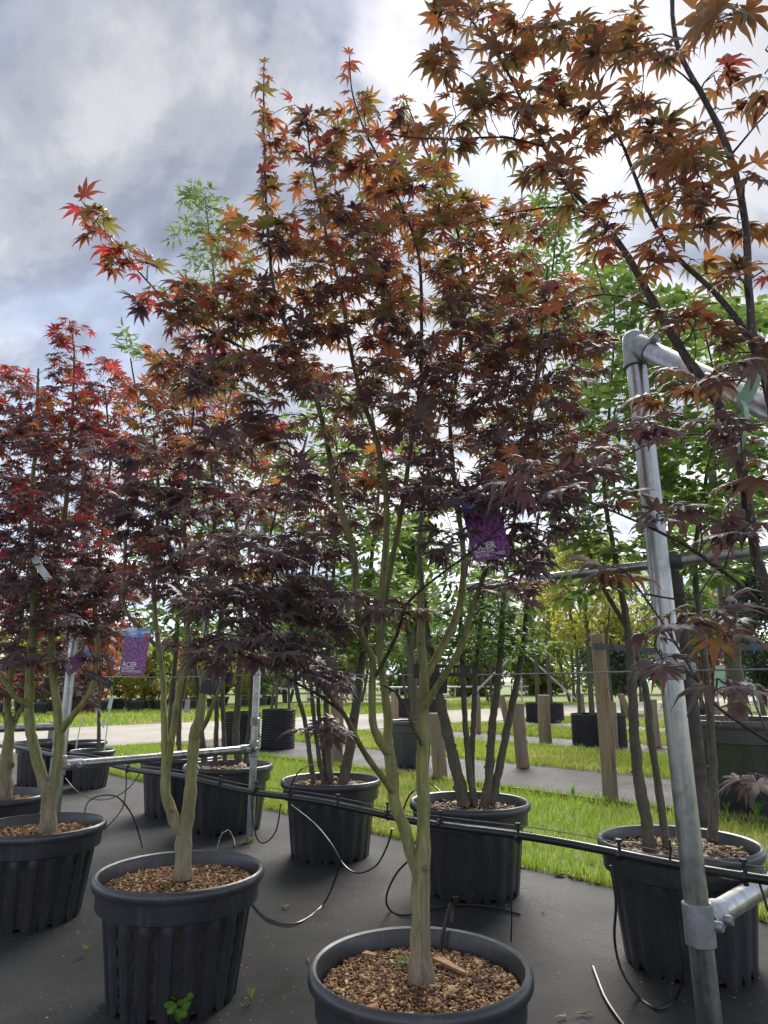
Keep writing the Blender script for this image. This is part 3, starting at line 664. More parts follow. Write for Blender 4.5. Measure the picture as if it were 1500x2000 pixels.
# ================================================================== LEAVES
def maple_leaf(seed, col, tra, lobes=7):
    r = random.Random(seed); V = []; T = []
    pl = 0.42
    # petiole: thin three-sided stalk
    pts = [(0, 0, 0), (0, pl * .5, -.015 + .03), (0, pl, -.02)]
    for p in pts:
        for k in range(3):
            a = 2 * math.pi * k / 3; V.append((p[0] + .011 * math.cos(a), p[1], p[2] + .011 * math.sin(a)))
    for i in range(2):
        for k in range(3):
            q, q2 = i * 3 + k, i * 3 + (k + 1) % 3; T += [(q, q2, q2 + 3), (q, q2 + 3, q + 3)]
    npet = len(V); cen = len(V); V.append((0, pl, -.02))
    angs = [-112, -72, -36, 0, 36, 72, 112] if lobes == 7 else [-84, -42, 0, 42, 84]
    lens = [.42, .76, .95, 1, .95, .76, .42] if lobes == 7 else [.6, .9, 1, .9, .6]
    droop = r.uniform(.14, .55); fold = r.uniform(.02, .07); cup = r.uniform(-.06, .10)
    def put(rad, an, dz=0):
        x, y = rad * math.sin(an), rad * math.cos(an)
        V.append((x, pl + y, -.02 - droop * rad * rad + cup * abs(x) + dz)); return len(V) - 1
    A = [R(a + r.uniform(-5, 5)) for a in angs]; Ls = [l * r.uniform(.9, 1.08) for l in lens]
    sin_ = [put(.10, A[0] - R(28))]
    for i in range(len(A) - 1): sin_.append(put(.27 * (Ls[i] + Ls[i + 1]) / 2 + .02, (A[i] + A[i + 1]) / 2, -.01))
    sin_.append(put(.10, A[-1] + R(28)))
    for i, (a, L) in enumerate(zip(A, Ls)):
        tw = r.uniform(-.12, .12); wd = r.uniform(.112, .14) if L > .6 else .095
        def lob(u, off, dz=0):
            aa = a + tw * u * u; x = L * u; rad = math.hypot(x, off); an = aa + math.atan2(off, x); return put(rad, an, dz)
        s0, s1 = sin_[i], sin_[i + 1]
        m1 = lob(.44, 0, fold); w1, w2 = lob(.46, -wd * L ** .5), lob(.46, wd * L ** .5)
        tip = lob(1.0, 0, -r.uniform(0, .22))
        T += [(cen, w1, s0), (cen, m1, w1), (cen, w2, m1), (cen, s1, w2)]
        if L > .7:
            m2 = lob(.72, 0, fold * .7); x1, x2 = lob(.72, -wd * .52), lob(.72, wd * .52)
            T += [(m1, m2, x1), (m1, x1, w1), (m1, x2, m2), (m1, w2, x2), (m2, tip, x1), (m2, x2, tip)]
        else: T += [(m1, tip, w1), (m1, w2, tip)]
    V = np.array(V); T = np.array(T); T[12:] = T[12:][:, [0, 2, 1]]
    C = np.tile(np.array(col), (len(V), 1)); TR = np.tile(np.array(tra), (len(V), 1))
    C[:npet] = (0.10, 0.02, 0.025); TR[:npet] = (0.05, 0.01, 0.01)
    return V, T, C, TR
def oval_leaf(seed, col, tra, wd=.26):
    r = random.Random(seed); dz = r.uniform(.05, .2); fo = r.uniform(.02, .10)
    V = [(0, 0, 0), (0, .16, 0), (-wd * .8, .42, fo), (0, .45, .0), (wd * .8, .42, fo), (-wd * .7, .72, fo - dz * .4), (0, .75, -dz * .4), (wd * .7, .72, fo - dz * .4), (0, 1.12, -dz), (.012, 0, 0), (.012, .16, 0)]
    T = [(0, 9, 10), (0, 10, 1), (1, 3, 2), (1, 4, 3), (2, 3, 6), (2, 6, 5), (3, 4, 7), (3, 7, 6), (5, 6, 8), (6, 7, 8)]
    V = np.array(V, float); return V, np.array(T), np.tile(np.array(col), (len(V), 1)), np.tile(np.array(tra), (len(V), 1))
def variants(kind, pal, nshape, m, seed0=0, **kw):
    vs = []
    for ci, (c, t_) in enumerate(pal):
        for s in range(nshape):
            V, T, C, TR = (maple_leaf(seed0 + s * 7 + ci, c, t_, 7 if (s + ci) % 4 else 5) if kind == 'maple' else oval_leaf(seed0 + s * 7 + ci, c, t_, **kw))
            me = npmesh('leaf', V, T, {'Col': C, 'Tra': TR}); me.materials.append(MATS[m]); vs.append((V, T, C, TR, me))
    return vs
# (reflectance, transmittance) of the leaf tissue
DARK = [((.172, .126, .152), (.13, .062, .065)), ((.187, .134, .158), (.16, .072, .06)), ((.157, .130, .132), (.15, .085, .05)), ((.202, .150, .168), (.15, .06, .07))]
WARM = [((.135, .085, .084), (.37, .115, .05)), ((.145, .088, .084), (.44, .14, .05)), ((.135, .092, .08), (.38, .165, .045)), ((.13, .098, .074), (.32, .19, .045)), ((.125, .106, .066), (.27, .235, .055)), ((.14, .08, .085), (.40, .08, .055)), ((.155, .098, .07), (.55, .22, .05)), ((.125, .088, .088), (.26, .10, .055)), ((.12, .105, .07), (.24, .20, .05))]
OLIVE = [((.115, .09, .08), (.22, .11, .045)), ((.12, .092, .078), (.26, .135, .045)), ((.11, .096, .072), (.19, .145, .045)), ((.125, .086, .078), (.28, .10, .045)), ((.115, .086, .08), (.18, .09, .045)), ((.125, .088, .075), (.34, .145, .045))]
RED = [((.12, .065, .080), (.46, .05, .06)), ((.115, .07, .085), (.30, .05, .07)), ((.115, .046, .055), (.60, .07, .05)), ((.10, .052, .060), (.34, .08, .05)), ((.10, .055, .045), (.52, .19, .035))]
GREEN = [((.075, .125, .038), (.24, .38, .07)), ((.09, .145, .042), (.29, .44, .075)), ((.065, .105, .036), (.19, .31, .06)), ((.11, .16, .05), (.34, .48, .10))]
EVERG = [((.045, .085, .032), (.15, .27, .055)), ((.052, .10, .036), (.19, .33, .06)), ((.075, .13, .045), (.26, .42, .08))]
LIGHT = [((.09, .135, .055), (.22, .32, .09)), ((.075, .12, .045), (.19, .29, .075)), ((.105, .15, .065), (.26, .36, .12))]
YELL = [((.20, .21, .04), (.6, .6, .09)), ((.14, .20, .04), (.48, .56, .08)), ((.24, .19, .05), (.65, .5, .08))]
ORNG = [((.32, .17, .06), (.7, .38, .08)), ((.28, .23, .05), (.65, .52, .08)), ((.16, .21, .045), (.46, .52, .08)), ((.30, .12, .05), (.7, .26, .08))]
vM1 = variants('maple', DARK, 4, 'maple_leaf', 100); vM2 = variants('maple', WARM, 4, 'maple_leaf', 200); vM4 = variants('maple', OLIVE, 4, 'maple_leaf', 250); vM3 = variants('maple', RED, 4, 'maple_leaf', 300)
vGr = variants('oval', GREEN, 3, 'green_leaf', 400); vEv = variants('oval', EVERG, 3, 'green_leaf', 500, wd=.22); vLi = variants('oval', LIGHT, 3, 'green_leaf', 600, wd=.15); vYe = variants('oval', YELL, 3, 'green_leaf', 700, wd=.2)

def barkcol(r, z, z0, kind):
    old = np.array((.24, .205, .145)); green = np.array((.235, .235, .08)); dark = np.array((.045, .026, .028))
    if kind == 'fg': green = np.array((.075, .055, .045)); old = green
    if kind == 'grey': green = np.array((.085, .078, .052)); old = np.array((.10, .085, .06)); dark = np.array((.05, .042, .03))
    u = min(1, max(0, (z - z0 - .05) / .30)); c = old * (1 - u) + green * u
    k = min(1, max(0, (.0085 - r) / .005)); c = c * (1 - k) + dark * k
    return tuple(c)
class Tree:
    def __init__(s, name, loc, label, cat, group=None, kind='maple'):
        s.o = thing(name, loc, label, cat, group); s.loc = Vector(loc); s.kind = kind
        s.pts = []; s.rad = []; s.tan = []; s.ok = []; s.tw = MB(); s.lv = []
    def stem(s, pix, leafy=None, name='branch', n=10, ok_from=0.0, knots=True):
        """pix: (px, py, y, width_px)"""
        W = []; rw = []
        for (px, py, y, wp) in pix:
            p = aty(px, py, y); W.append(p); rw.append(max(.0012, wp / 2 * depth(p) / F))
        cm = catmull(W, .02); pts = [p for p, _ in cm]; rr = []
        ph = random.uniform(0, 6)
        for p, u in cm:
            i = min(int(u), len(rw) - 2); f_ = u - i; r = rw[i] * (1 - f_) + rw[i + 1] * f_
            rr.append(r * (1 + (.05 * math.sin(u * 9 + ph) + (.10 if random.random() < .10 else 0) if knots else 0)))
        pts = [p + Vector((random.uniform(-1, 1), random.uniform(-1, 1), 0)) * min(.0022, rr[i] * .12) for i, p in enumerate(pts)]
        z0 = s.loc.z
        mb = MB().tube(pts, rr, n, True, [barkcol(r, p.z, z0, s.kind) for p, r in zip(pts, rr)])
        if knots:
            for i in range(3, len(pts) - 2, 4):         # bud scars and old branch stubs
                if rr[i] < .006: break
                if random.random() < .45:
                    a = random.uniform(0, 6.28); d = Vector((math.cos(a), math.sin(a), .5)).normalized(); c = barkcol(rr[i], pts[i].z, z0, s.kind); c = tuple(x * .7 for x in c)
                    b0 = pts[i] + d * rr[i] * .5; mb.tube([b0, b0 + d * rr[i] * .62, b0 + d * rr[i] * .85], [rr[i] * .62, rr[i] * .42, rr[i] * .25], 7, True, [c, c, (.16, .10, .06)])
        me = mb.mesh(name, True, True); obj(name, me, 'bark', s.o)
        for i, p in enumerate(pts):
            t = (pts[min(i + 1, len(pts) - 1)] - pts[max(0, i - 1)]).normalized()
            s.pts.append(p); s.rad.append(rr[i]); s.tan.append(t); s.ok.append(p.z > ok_from)
        if leafy:
            vs, sc, start = leafy; L0 = 0
            for i in range(1, len(pts)):
                L0 += (pts[i] - pts[i - 1]).length
                if i / len(pts) > start and L0 > .036: L0 = 0; s.pair(pts[i], s.tan[-len(pts) + i], vs, sc, i)
        return pts
    def pair(s, p, t, vs, sc, i, both=True):
        a = t.cross(Vector((0, 0, 1)))
        if a.length < .2: a = t.orthogonal()
        a.normalize(); c = t.cross(a).normalized()
        if i % 2: a = (a * .35 + c * .94).normalized()
        a = Matrix.Rotation(random.uniform(-.5, .5), 3, t) @ a
        for sg in ((1, -1) if both else (1,)):
            s.leaf(p, a * sg * random.uniform(.6, 1) + t * random.uniform(.2, .8), vs, sc)
    def leaf(s, p, d, vs, sc):
        d = Vector(d); d.z = d.z * .45 + random.uniform(-.32, .12); d.normalize()
        if s.kind == 'maple' or s.kind == 'fg':
            up = Vector((random.gauss(0, .33), random.gauss(0, .33) - .05, 1)) + Vector((d.x, d.y, 0)) * random.uniform(.0, .55)
        else: up = Vector((random.gauss(0, .6), random.gauss(0, .6), 1))
        x = d.cross(up)
        if x.length < .05: x = d.orthogonal()
        x.normalize(); z = x.cross(d); size = sc * min(1.5, max(.45, random.gauss(1, .27)))
        s.lv.append((random.randrange(len(vs)), vs, p, x, d, z, size))
    def grow(s, clusters, chooser, sc, lspace=.042, leafrun=.20, mult=1.0, pairs=True):
        tg = []
        for (px, py, rx, ry, y, ys, n) in clusters:
            for _ in range(max(1, int(n * mult + random.random()))):
                while True:
                    a, b2 = random.uniform(-1, 1), random.uniform(-1, 1)
                    if a * a + b2 * b2 <= 1: break
                tg.append(aty(px + a * rx, py + b2 * ry, max(.35, y + random.gauss(0, ys) * (1.15 - .5 * (a * a + b2 * b2)))))
        n0 = len(s.pts); cap = n0 + len(tg) * 24 + 10
        A = np.zeros((cap, 3)); A[:n0] = np.array([tuple(p) for p in s.pts]); OK = np.zeros(cap, bool); OK[:n0] = s.ok; m_ = n0
        base = A[:n0][OK[:n0]]
        tg.sort(key=lambda q: float(np.min(np.sum((base - np.array(q)) ** 2, 1))))
        for q in tg:
            qa = np.array(q); dv = A[:m_] - qa; dd = np.sqrt((dv * dv).sum(1)) + .9 * np.maximum(0, dv[:, 2] + .02) + np.where(OK[:m_], 0, 9)
            i = int(np.argmin(dd)); p0 = s.pts[i]; d = (q - p0).length
            if d < .03: continue
            mid = p0.lerp(q, .5) + s.tan[i] * d * .22 + Vector((random.gauss(0, .06), random.gauss(0, .06), .10 + random.gauss(0, .05))) * d
            n = min(22, max(3, int(d / .035))); pp = [p0]
            for k in range(1, n + 1):
                u = k / n; pp.append(p0 * (1 - u) ** 2 + mid * 2 * u * (1 - u) + q * u * u + Vector((random.gauss(0, 1), random.gauss(0, 1), random.gauss(0, 1))) * .0025)
            r0 = min(s.rad[i] * .75, .0012 + .0065 * d); r1 = .0010
            rr = [r0 + (r1 - r0) * (k / n) ** .7 for k in range(n + 1)]
            s.tw.tube(pp, rr, 4 if d < .3 else 6, False, [barkcol(r, p.z, s.loc.z, s.kind) for p, r in zip(pp, rr)])
            vs = chooser(q); acc = 0; tot = d
            for k in range(1, n + 1):
                t = (pp[min(k + 1, n)] - pp[k - 1]).normalized()
                s.pts.append(pp[k]); s.rad.append(rr[k]); s.tan.append(t); s.ok.append(True); A[m_] = pp[k]; OK[m_] = True; m_ += 1
                seg = (pp[k] - pp[k - 1]).length; acc += seg
                if tot * (1 - k / n) < leafrun and acc > lspace: acc = 0; s.pair(pp[k], t, vs, sc, k, pairs)
            s.pair(q, t, vs, sc, 0); s.leaf(q, t, vs, sc)
    def finish(s, m, limit=300):
        if s.tw.v: obj('twig_growth', s.tw.mesh('twig_growth', True, True), 'twig', s.o, 'stuff')
        def score(L):
            p = L[2] + L[4] * L[6]; d = depth(p)
            if d < .15: return -1
            x, y = 750 + F * p.x / d, 1000 - F * (-p.y * math.sin(P) + (p.z - H) * math.cos(P)) / d
            if not (-20 < x < 1520 and -20 < y < 2020): return 0
            v = (p - Vector((0, 0, H))).normalized(); return L[6] ** 2 * (abs(L[5].normalized().dot(v)) + .12) / d ** 2
        sc = [(score(L), k) for k, L in enumerate(s.lv)]; sc.sort(reverse=True)
        pick = {k for v, k in sc[:limit] if v > 0}
        Vs, Ts, Cs, Rs = [], [], [], []; off = 0
        for k, (vi, vs, p, x, y, z, size) in enumerate(s.lv):
            V, T, C, TR, me = vs[vi]
            if k in pick:
                o = bpy.data.objects.new('leaf', me); COL.objects.link(o); o.parent = s.o
                M = Matrix((x * size, y * size, z * size)).transposed().to_4x4(); M.translation = p - s.loc; o.matrix_basis = M
            else:
                B = np.array([x, y, z]) * size; Vs.append(V @ B + np.array(p)); Ts.append(T + off); Cs.append(C); Rs.append(TR); off += len(V)
        if Vs:
            obj('foliage', npmesh('foliage', np.concatenate(Vs), np.concatenate(Ts), {'Col': np.concatenate(Cs), 'Tra': np.concatenate(Rs)}), m, s.o, 'stuff')
        return s

# ================================================================== MAPLES
# --- the tallest maple, in the nearest pot
yb = P1.y
t1 = Tree('maple_tree', (P1.x, P1.y, .262), 'tallest purple maple, its trunk forking low in the nearest black pot', 'maple tree', 'potted maples')
y = yb
t1.stem([(823, 1925, y, 62), (822, 1895, y, 50), (820, 1860, y, 41), (822, 1800, y, 37), (823, 1740, y, 37), (824, 1700, y, 34), (828, 1660, y, 27), (828, 1600, y, 25.5), (827, 1540, y, 25), (825, 1480, y + .01, 24.5), (826, 1400, y + .02, 23), (827, 1320, y + .02, 21), (822, 1240, y + .05, 15), (822, 1150, y + .08, 14)], name='trunk', n=16)
t1.stem([(820, 1725, y, 28), (812, 1695, y, 26), (800, 1660, y, 24), (790, 1620, y - .01, 24), (768, 1557, y - .01, 24), (766, 1520, y - .01, 24), (762, 1483, y - .01, 24), (757, 1450, y, 20), (758, 1400, y, 17), (751, 1355, y, 16), (746, 1310, y + .01, 15), (741, 1240, y + .02, 13), (746, 1150, y + .03, 13), (755, 1040, y + .03, 12), (752, 950, y + .03, 11), (735, 860, y + .03, 10), (705, 770, y + .02, 9), (682, 670, y, 8), (668, 580, y - .02, 7), (640, 470, y - .05, 5), (610, 330, y - .08, 4), (596, 210, y - .1, 2.5)], (vM2, .036, .84), n=14)
t1.stem([(757, 1470, y - .02, 20), (742, 1446, y - .03, 18), (731, 1425, y - .04, 16), (727, 1385, y - .05, 14), (727, 1330, y - .05, 14), (728, 1290, y - .05, 13), (706, 1240, y - .07, 13), (697, 1170, y - .08, 13), (692, 1090, y - .08, 13), (674, 1020, y - .08, 12), (652, 940, y - .08, 11), (636, 850, y - .08, 10), (606, 745, y - .1, 9), (564, 650, y - .12, 8), (536, 570, y - .14, 7), (523, 450, y - .16, 5.5), (517, 320, y - .18, 4.5), (515, 210, y - .19, 3.5), (516, 118, y - .2, 2)], (vM2, .036, .68), n=12)
t1.stem([(744, 1260, y + .02, 11), (758, 1140, y + .06, 10), (782, 1010, y + .08, 10), (802, 880, y + .08, 9), (820, 760, y + .05, 8), (823, 620, y + .02, 7), (816, 490, y - .03, 6), (770, 370, y - .08, 5), (715, 260, y - .12, 4), (688, 180, y - .15, 3), (682, 100, y - .17, 2)], (vM2, .036, .72), n=10)
t1.stem([(827, 1330, y + .02, 18), (850, 1290, y + .04, 16), (880, 1230, y + .06, 15), (900, 1170, y + .09, 13), (905, 1080, y + .12, 11), (890, 960, y + .13, 9), (880, 820, y + .12, 8), (900, 680, y + .1, 7), (905, 540, y + .05, 6), (880, 400, y, 5), (830, 290, y - .05, 4), (790, 190, y - .1, 2.5)], (vM2, .036, .78), n=10)
t1.stem([(829, 1380, y + .01, 16), (860, 1330, y - .02, 14), (900, 1265, y - .04, 13), (922, 1190, y - .04, 12), (950, 1110, y - .03, 10), (985, 1000, y, 9), (1020, 880, y + .02, 8), (1045, 750, y + .02, 6), (1060, 620, y, 5), (1070, 520, y, 3)], n=10)
t1.stem([(768, 1545, y - .02, 15), (742, 1512, y - .06, 12), (712, 1470, y - .10, 11), (690, 1430, y - .13, 10), (672, 1395, y - .15, 9), (640, 1355, y - .18, 8), (590, 1300, y - .22, 6), (540, 1240, y - .25, 5), (480, 1190, y - .28, 3.5)], name='branch', n=8)
t1.stem([(672, 1395, y - .15, 6), (630, 1362, y - .17, 6), (580, 1335, y - .2, 5), (520, 1300, y - .24, 4), (450, 1270, y - .28, 3)], n=7)
t1.stem([(824, 1455, y - .02, 9), (806, 1415, y - .04, 8), (788, 1375, y - .05, 7), (772, 1350, y - .05, 6), (750, 1338, y - .03, 5)], n=7)
t1.stem([(735, 1320, y - .06, 9), (775, 1240, y - .12, 7), (795, 1180, y - .16, 6), (850, 1130, y - .2, 5), (930, 1070, y - .22, 4), (1010, 1000, y - .24, 3)], n=7)
t1.stem([(606, 745, y - .1, 7), (540, 715, y - .14, 6), (460, 672, y - .18, 5), (380, 630, y - .2, 4.5), (325, 588, y - .22, 4), (262, 520, y - .24, 3.5), (205, 455, y - .26, 2.5), (158, 390, y - .28, 1.6)], (vM3, .034, .3), n=7)
CL1 = [(330, 585, 60, 35, -.22, .05, 9), (255, 520, 40, 28, -.24, .04, 6), (195, 440, 28, 26, -.26, .03, 4), (690, 250, 80, 90, -.15, .06, 13), (600, 300, 60, 70, -.1, .06, 8), (775, 230, 35, 80, -.1, .06, 6), (520, 300, 32, 130, -.17, .04, 8), (720, 370, 100, 70, -.1, .1, 20), (840, 380, 70, 80, -.05, .1, 13),
       (500, 480, 70, 70, -.15, .1, 14), (620, 460, 90, 80, -.05, .14, 22), (760, 480, 90, 80, 0, .16, 26), (900, 470, 90, 80, 0, .15, 26), (1000, 470, 70, 80, .02, .12, 18),
       (430, 600, 100, 60, -.2, .1, 26), (560, 600, 90, 80, -.1, .15, 28), (700, 600, 100, 80, 0, .18, 34), (840, 610, 100, 80, 0, .18, 36), (970, 600, 90, 80, .02, .16, 34), (1080, 600, 80, 70, .03, .12, 24),
       (400, 720, 90, 50, -.15, .12, 14), (520, 730, 90, 60, -.1, .16, 22), (660, 740, 90, 60, 0, .2, 24), (800, 740, 100, 70, 0, .2, 32), (940, 740, 100, 70, 0, .18, 36), (1070, 720, 80, 70, .02, .14, 28), (1140, 690, 50, 60, .03, .1, 9),
       (440, 850, 90, 50, -.1, .14, 10), (560, 850, 80, 50, -.12, .15, 12), (690, 850, 70, 50, .15, .15, 9), (850, 850, 80, 60, .05, .2, 24), (960, 850, 90, 60, -.05, .18, 28), (1070, 840, 80, 60, -.02, .14, 20),
       (560, 960, 90, 50, -.05, .15, 9), (850, 950, 60, 50, .05, .18, 10), (950, 960, 80, 50, -.1, .15, 15), (1060, 940, 90, 50, -.12, .12, 16), (1140, 900, 60, 50, -.08, .1, 8),
       (470, 1070, 100, 45, -.22, .1, 12), (590, 1090, 80, 50, -.15, .12, 12), (430, 1170, 90, 45, -.26, .08, 13), (560, 1180, 90, 45, -.2, .1, 18), (640, 1190, 50, 50, -.15, .1, 10), (410, 1260, 70, 30, -.28, .06, 9), (520, 1260, 80, 40, -.24, .08, 15), (600, 1290, 60, 40, -.2, .08, 11), (650, 1340, 35, 25, -.16, .06, 5),
       (700, 900, 80, 70, .22, .1, 16), (780, 970, 70, 60, .24, .1, 12), (650, 980, 70, 50, .2, .1, 12), (800, 860, 70, 60, .22, .1, 14), (640, 1425, 40, 10, -.17, .04, 5), (770, 1190, 50, 20, -.16, .05, 7), (890, 1060, 50, 30, -.2, .06, 6), (1000, 1080, 60, 50, -.18, .08, 10), (1050, 1010, 70, 40, -.16, .08, 8), (1030, 1150, 50, 30, 0, .08, 5)]
CL1 = [(a, b2, c, d, yb + e, f_, int(n * (1.5 if b2 > 930 else .85 if b2 < 400 else 1))) for a, b2, c, d, e, f_, n in CL1]
def ch1(q):
    d = depth(q); py = 1000 - F * (-q.y * math.sin(P) + (q.z - H) * math.cos(P)) / d
    k = random.random()
    if py < 620: return vM2 if k < .85 else vM1
    if py < 880: return vM2 if k < .5 else vM1
    return vM1 if k < .9 else vM2
t1.grow(CL1, ch1, .0325, .031, mult=1.35)
t1.finish('maple_leaf')
# --- maple in the weedy pot
yb = P2.y; y = yb
t2 = Tree('maple_tree', (P2.x, P2.y, .277), 'slender forked maple with a purple picture label, in the weedy slotted pot', 'maple tree', 'potted maples')
t2.stem([(357, 1715, y, 40), (357, 1690, y, 33), (358, 1650, y, 30), (362, 1615, y, 29), (370, 1560, y, 24), (374, 1500, y, 21), (380, 1440, y, 22), (392, 1390, y, 18), (398, 1340, y + .02, 13), (402, 1240, y + .05, 11), (410, 1120, y + .08, 10), (420, 980, y + .1, 8), (400, 820, y + .08, 6), (390, 700, y + .05, 4)], name='trunk', n=14)
t2.stem([(358, 1630, y, 26), (340, 1600, y - .01, 23), (325, 1555, y - .02, 20), (324, 1500, y - .02, 18), (322, 1440, y - .02, 14), (320, 1380, y, 11), (318, 1320, y + .02, 11), (308, 1250, y + .02, 10), (300, 1130, y + .02, 8), (310, 980, y, 6), (300, 850, y, 4)], n=12)
t2.stem([(327, 1500, y - .02, 14), (336, 1440, y - .04, 13), (344, 1380, y - .05, 12), (356, 1310, y - .06, 11), (366, 1230, y - .06, 10), (372, 1150, y - .06, 9), (360, 1040, y - .08, 7), (370, 900, y - .1, 5), (380, 780, y - .1, 3)], n=10)
t2.stem([(384, 1440, y - .01, 11), (405, 1405, y - .04, 9), (425, 1350, y - .06, 8), (450, 1290, y - .05, 7), (490, 1200, y, 6), (520, 1080, y + .05, 5), (550, 950, y + .1, 3)], n=8)
t2.stem([(304, 1262, y + .02, 9), (275, 1228, y - .02, 8), (246, 1195, y - .04, 8), (240, 1150, y - .04, 8), (244, 1090, y - .05, 7), (248, 1040, y - .05, 5), (270, 960, y - .06, 4)], n=8)
CL2 = [(380, 700, 90, 50, 0, .18, 12), (320, 790, 90, 50, 0, .2, 20), (430, 800, 80, 60, .05, .2, 18), (300, 880, 90, 45, 0, .2, 26), (410, 890, 90, 50, .05, .2, 22), (520, 870, 70, 60, .1, .15, 12), (290, 970, 80, 40, -.05, .16, 26), (390, 980, 90, 40, 0, .18, 24), (480, 990, 70, 50, .05, .18, 14), (300, 1050, 70, 35, -.05, .14, 16), (400, 1060, 80, 40, 0, .16, 16), (560, 960, 60, 60, .1, .12, 9), (480, 1110, 60, 40, .05, .12, 7), (300, 1130, 70, 30, -.05, .12, 13), (270, 1010, 60, 30, -.1, .1, 10), (340, 1110, 80, 30, -.12, .1, 14), (430, 1150, 80, 30, -.1, .1, 12)]
t2.grow([(a, b2, c, d, yb + e, f_, n) for a, b2, c, d, e, f_, n in CL2], lambda q: (vM2 if random.random() < .45 else vM3 if random.random() < .5 else vM1) if q.z > 1.55 else (vM1 if random.random() < .8 else vM3), .037, .032, mult=1.5)
t2.finish('maple_leaf')
# --- dense red maple at the left
yb = P3.y; y = yb
t3 = Tree('maple_tree', (P3.x, P3.y, .277), 'dense crimson maple standing in front of a steel post', 'maple tree', 'potted maples')
t3.stem([(94, 1630, y, 38), (95, 1600, y, 30), (97, 1560, y, 27), (112, 1500, y, 20), (117, 1440, y, 18), (112, 1390, y, 17), (105, 1330, y, 14), (100, 1250, y + .03, 13), (104, 1130, y + .05, 12), (130, 980, y + .05, 9), (140, 830, y + .05, 6), (145, 690, y, 4), (135, 625, y, 2)], (vM3, .040, .8), name='trunk', n=14)
t3.stem([(96, 1575, y, 26), (86, 1530, y - .01, 22), (68, 1470, y - .02, 20), (58, 1410, y - .02, 19), (58, 1330, y - .02, 16), (64, 1230, y - .02, 15), (66, 1130, y - .02, 13), (60, 1000, y - .02, 10), (70, 860, y, 7), (75, 720, y, 4)], n=12)
t3.stem([(118, 1430, y, 13), (140, 1400, y - .03, 12), (165, 1370, y - .04, 11), (182, 1335, y - .04, 10), (190, 1270, y - .03, 9), (186, 1170, y, 8), (200, 1040, y, 6), (215, 900, y, 4), (205, 760, y, 3)], n=8)
t3.stem([(62, 1380, y - .02, 13), (35, 1365, y - .06, 11), (10, 1335, y - .08, 9), (-10, 1290, y - .1, 8), (-20, 1180, y - .1, 6)], n=8)
CL3 = [(140, 660, 40, 30, 0, .08, 4), (80, 720, 60, 35, 0, .12, 7), (200, 740, 60, 45, 0, .15, 14), (20, 760, 50, 40, 0, .15, 12), (110, 790, 70, 40, 0, .18, 20), (220, 810, 60, 45, 0, .16, 18), (40, 850, 80, 45, -.02, .2, 30), (150, 870, 80, 45, 0, .2, 30), (240, 880, 50, 45, 0, .15, 14), (50, 940, 80, 45, -.05, .2, 32), (160, 950, 80, 45, -.02, .2, 30), (240, 960, 50, 45, 0, .15, 12), (40, 1020, 80, 45, -.05, .2, 30), (150, 1040, 90, 45, -.02, .2, 30), (240, 1060, 60, 45, 0, .16, 15), (40, 1100, 80, 45, -.05, .2, 36), (150, 1120, 80, 45, 0, .2, 36), (230, 1150, 60, 45, 0, .15, 22), (30, 1180, 70, 45, -.05, .18, 28), (130, 1200, 80, 40, 0, .18, 26), (210, 1215, 60, 35, 0, .14, 14), (30, 1265, 60, 35, -.08, .12, 14), (110, 1285, 60, 20, .1, .1, 8), (190, 1290, 40, 20, .05, .1, 5)]
t3.grow([(a, b2, c, d, yb + e, f_, n) for a, b2, c, d, e, f_, n in CL3], lambda q: vM3 if random.random() < (.75 if q.z > 1.95 else .42 if q.z > 1.5 else .2) else vM1, .038, .032, mult=1.7)
t3.finish('maple_leaf')
# --- maple behind it
yb = P4.y; y = yb
t4 = Tree('maple_tree', (P4.x, P4.y, .277), 'shaded dark maple behind the dense crimson one', 'maple tree', 'potted maples')
t4.stem([(8, 1560, y, 32), (10, 1500, y, 26), (18, 1440, y, 18), (14, 1380, y, 14), (20, 1320, y, 11), (40, 1220, y, 8), (60, 1080, y, 5), (90, 930, y, 3)], name='trunk', n=12)
t4.stem([(12, 1470, y, 14), (28, 1410, y + .02, 11), (60, 1360, y + .05, 8), (110, 1320, y + .1, 6), (160, 1290, y + .1, 4)], n=8)
t4.grow([(a, b2, c, d, yb + e, f_, n) for a, b2, c, d, e, f_, n in [(30, 1330, 60, 35, 0, .15, 22), (130, 1340, 70, 30, .1, .15, 24), (60, 1180, 90, 50, 0, .2, 24), (170, 1200, 70, 50, .1, .2, 20), (220, 1120, 60, 60, .1, .2, 16), (170, 1370, 40, 15, .1, .1, 5), (80, 1260, 90, 40, 0, .2, 20), (100, 1120, 110, 60, 0, .25, 26), (120, 980, 110, 70, 0, .25, 26), (120, 850, 90, 60, 0, .2, 16)]], lambda q: vM1 if random.random() < .7 else vM3, .044, .034, mult=1.9)
t4.finish('maple_leaf')
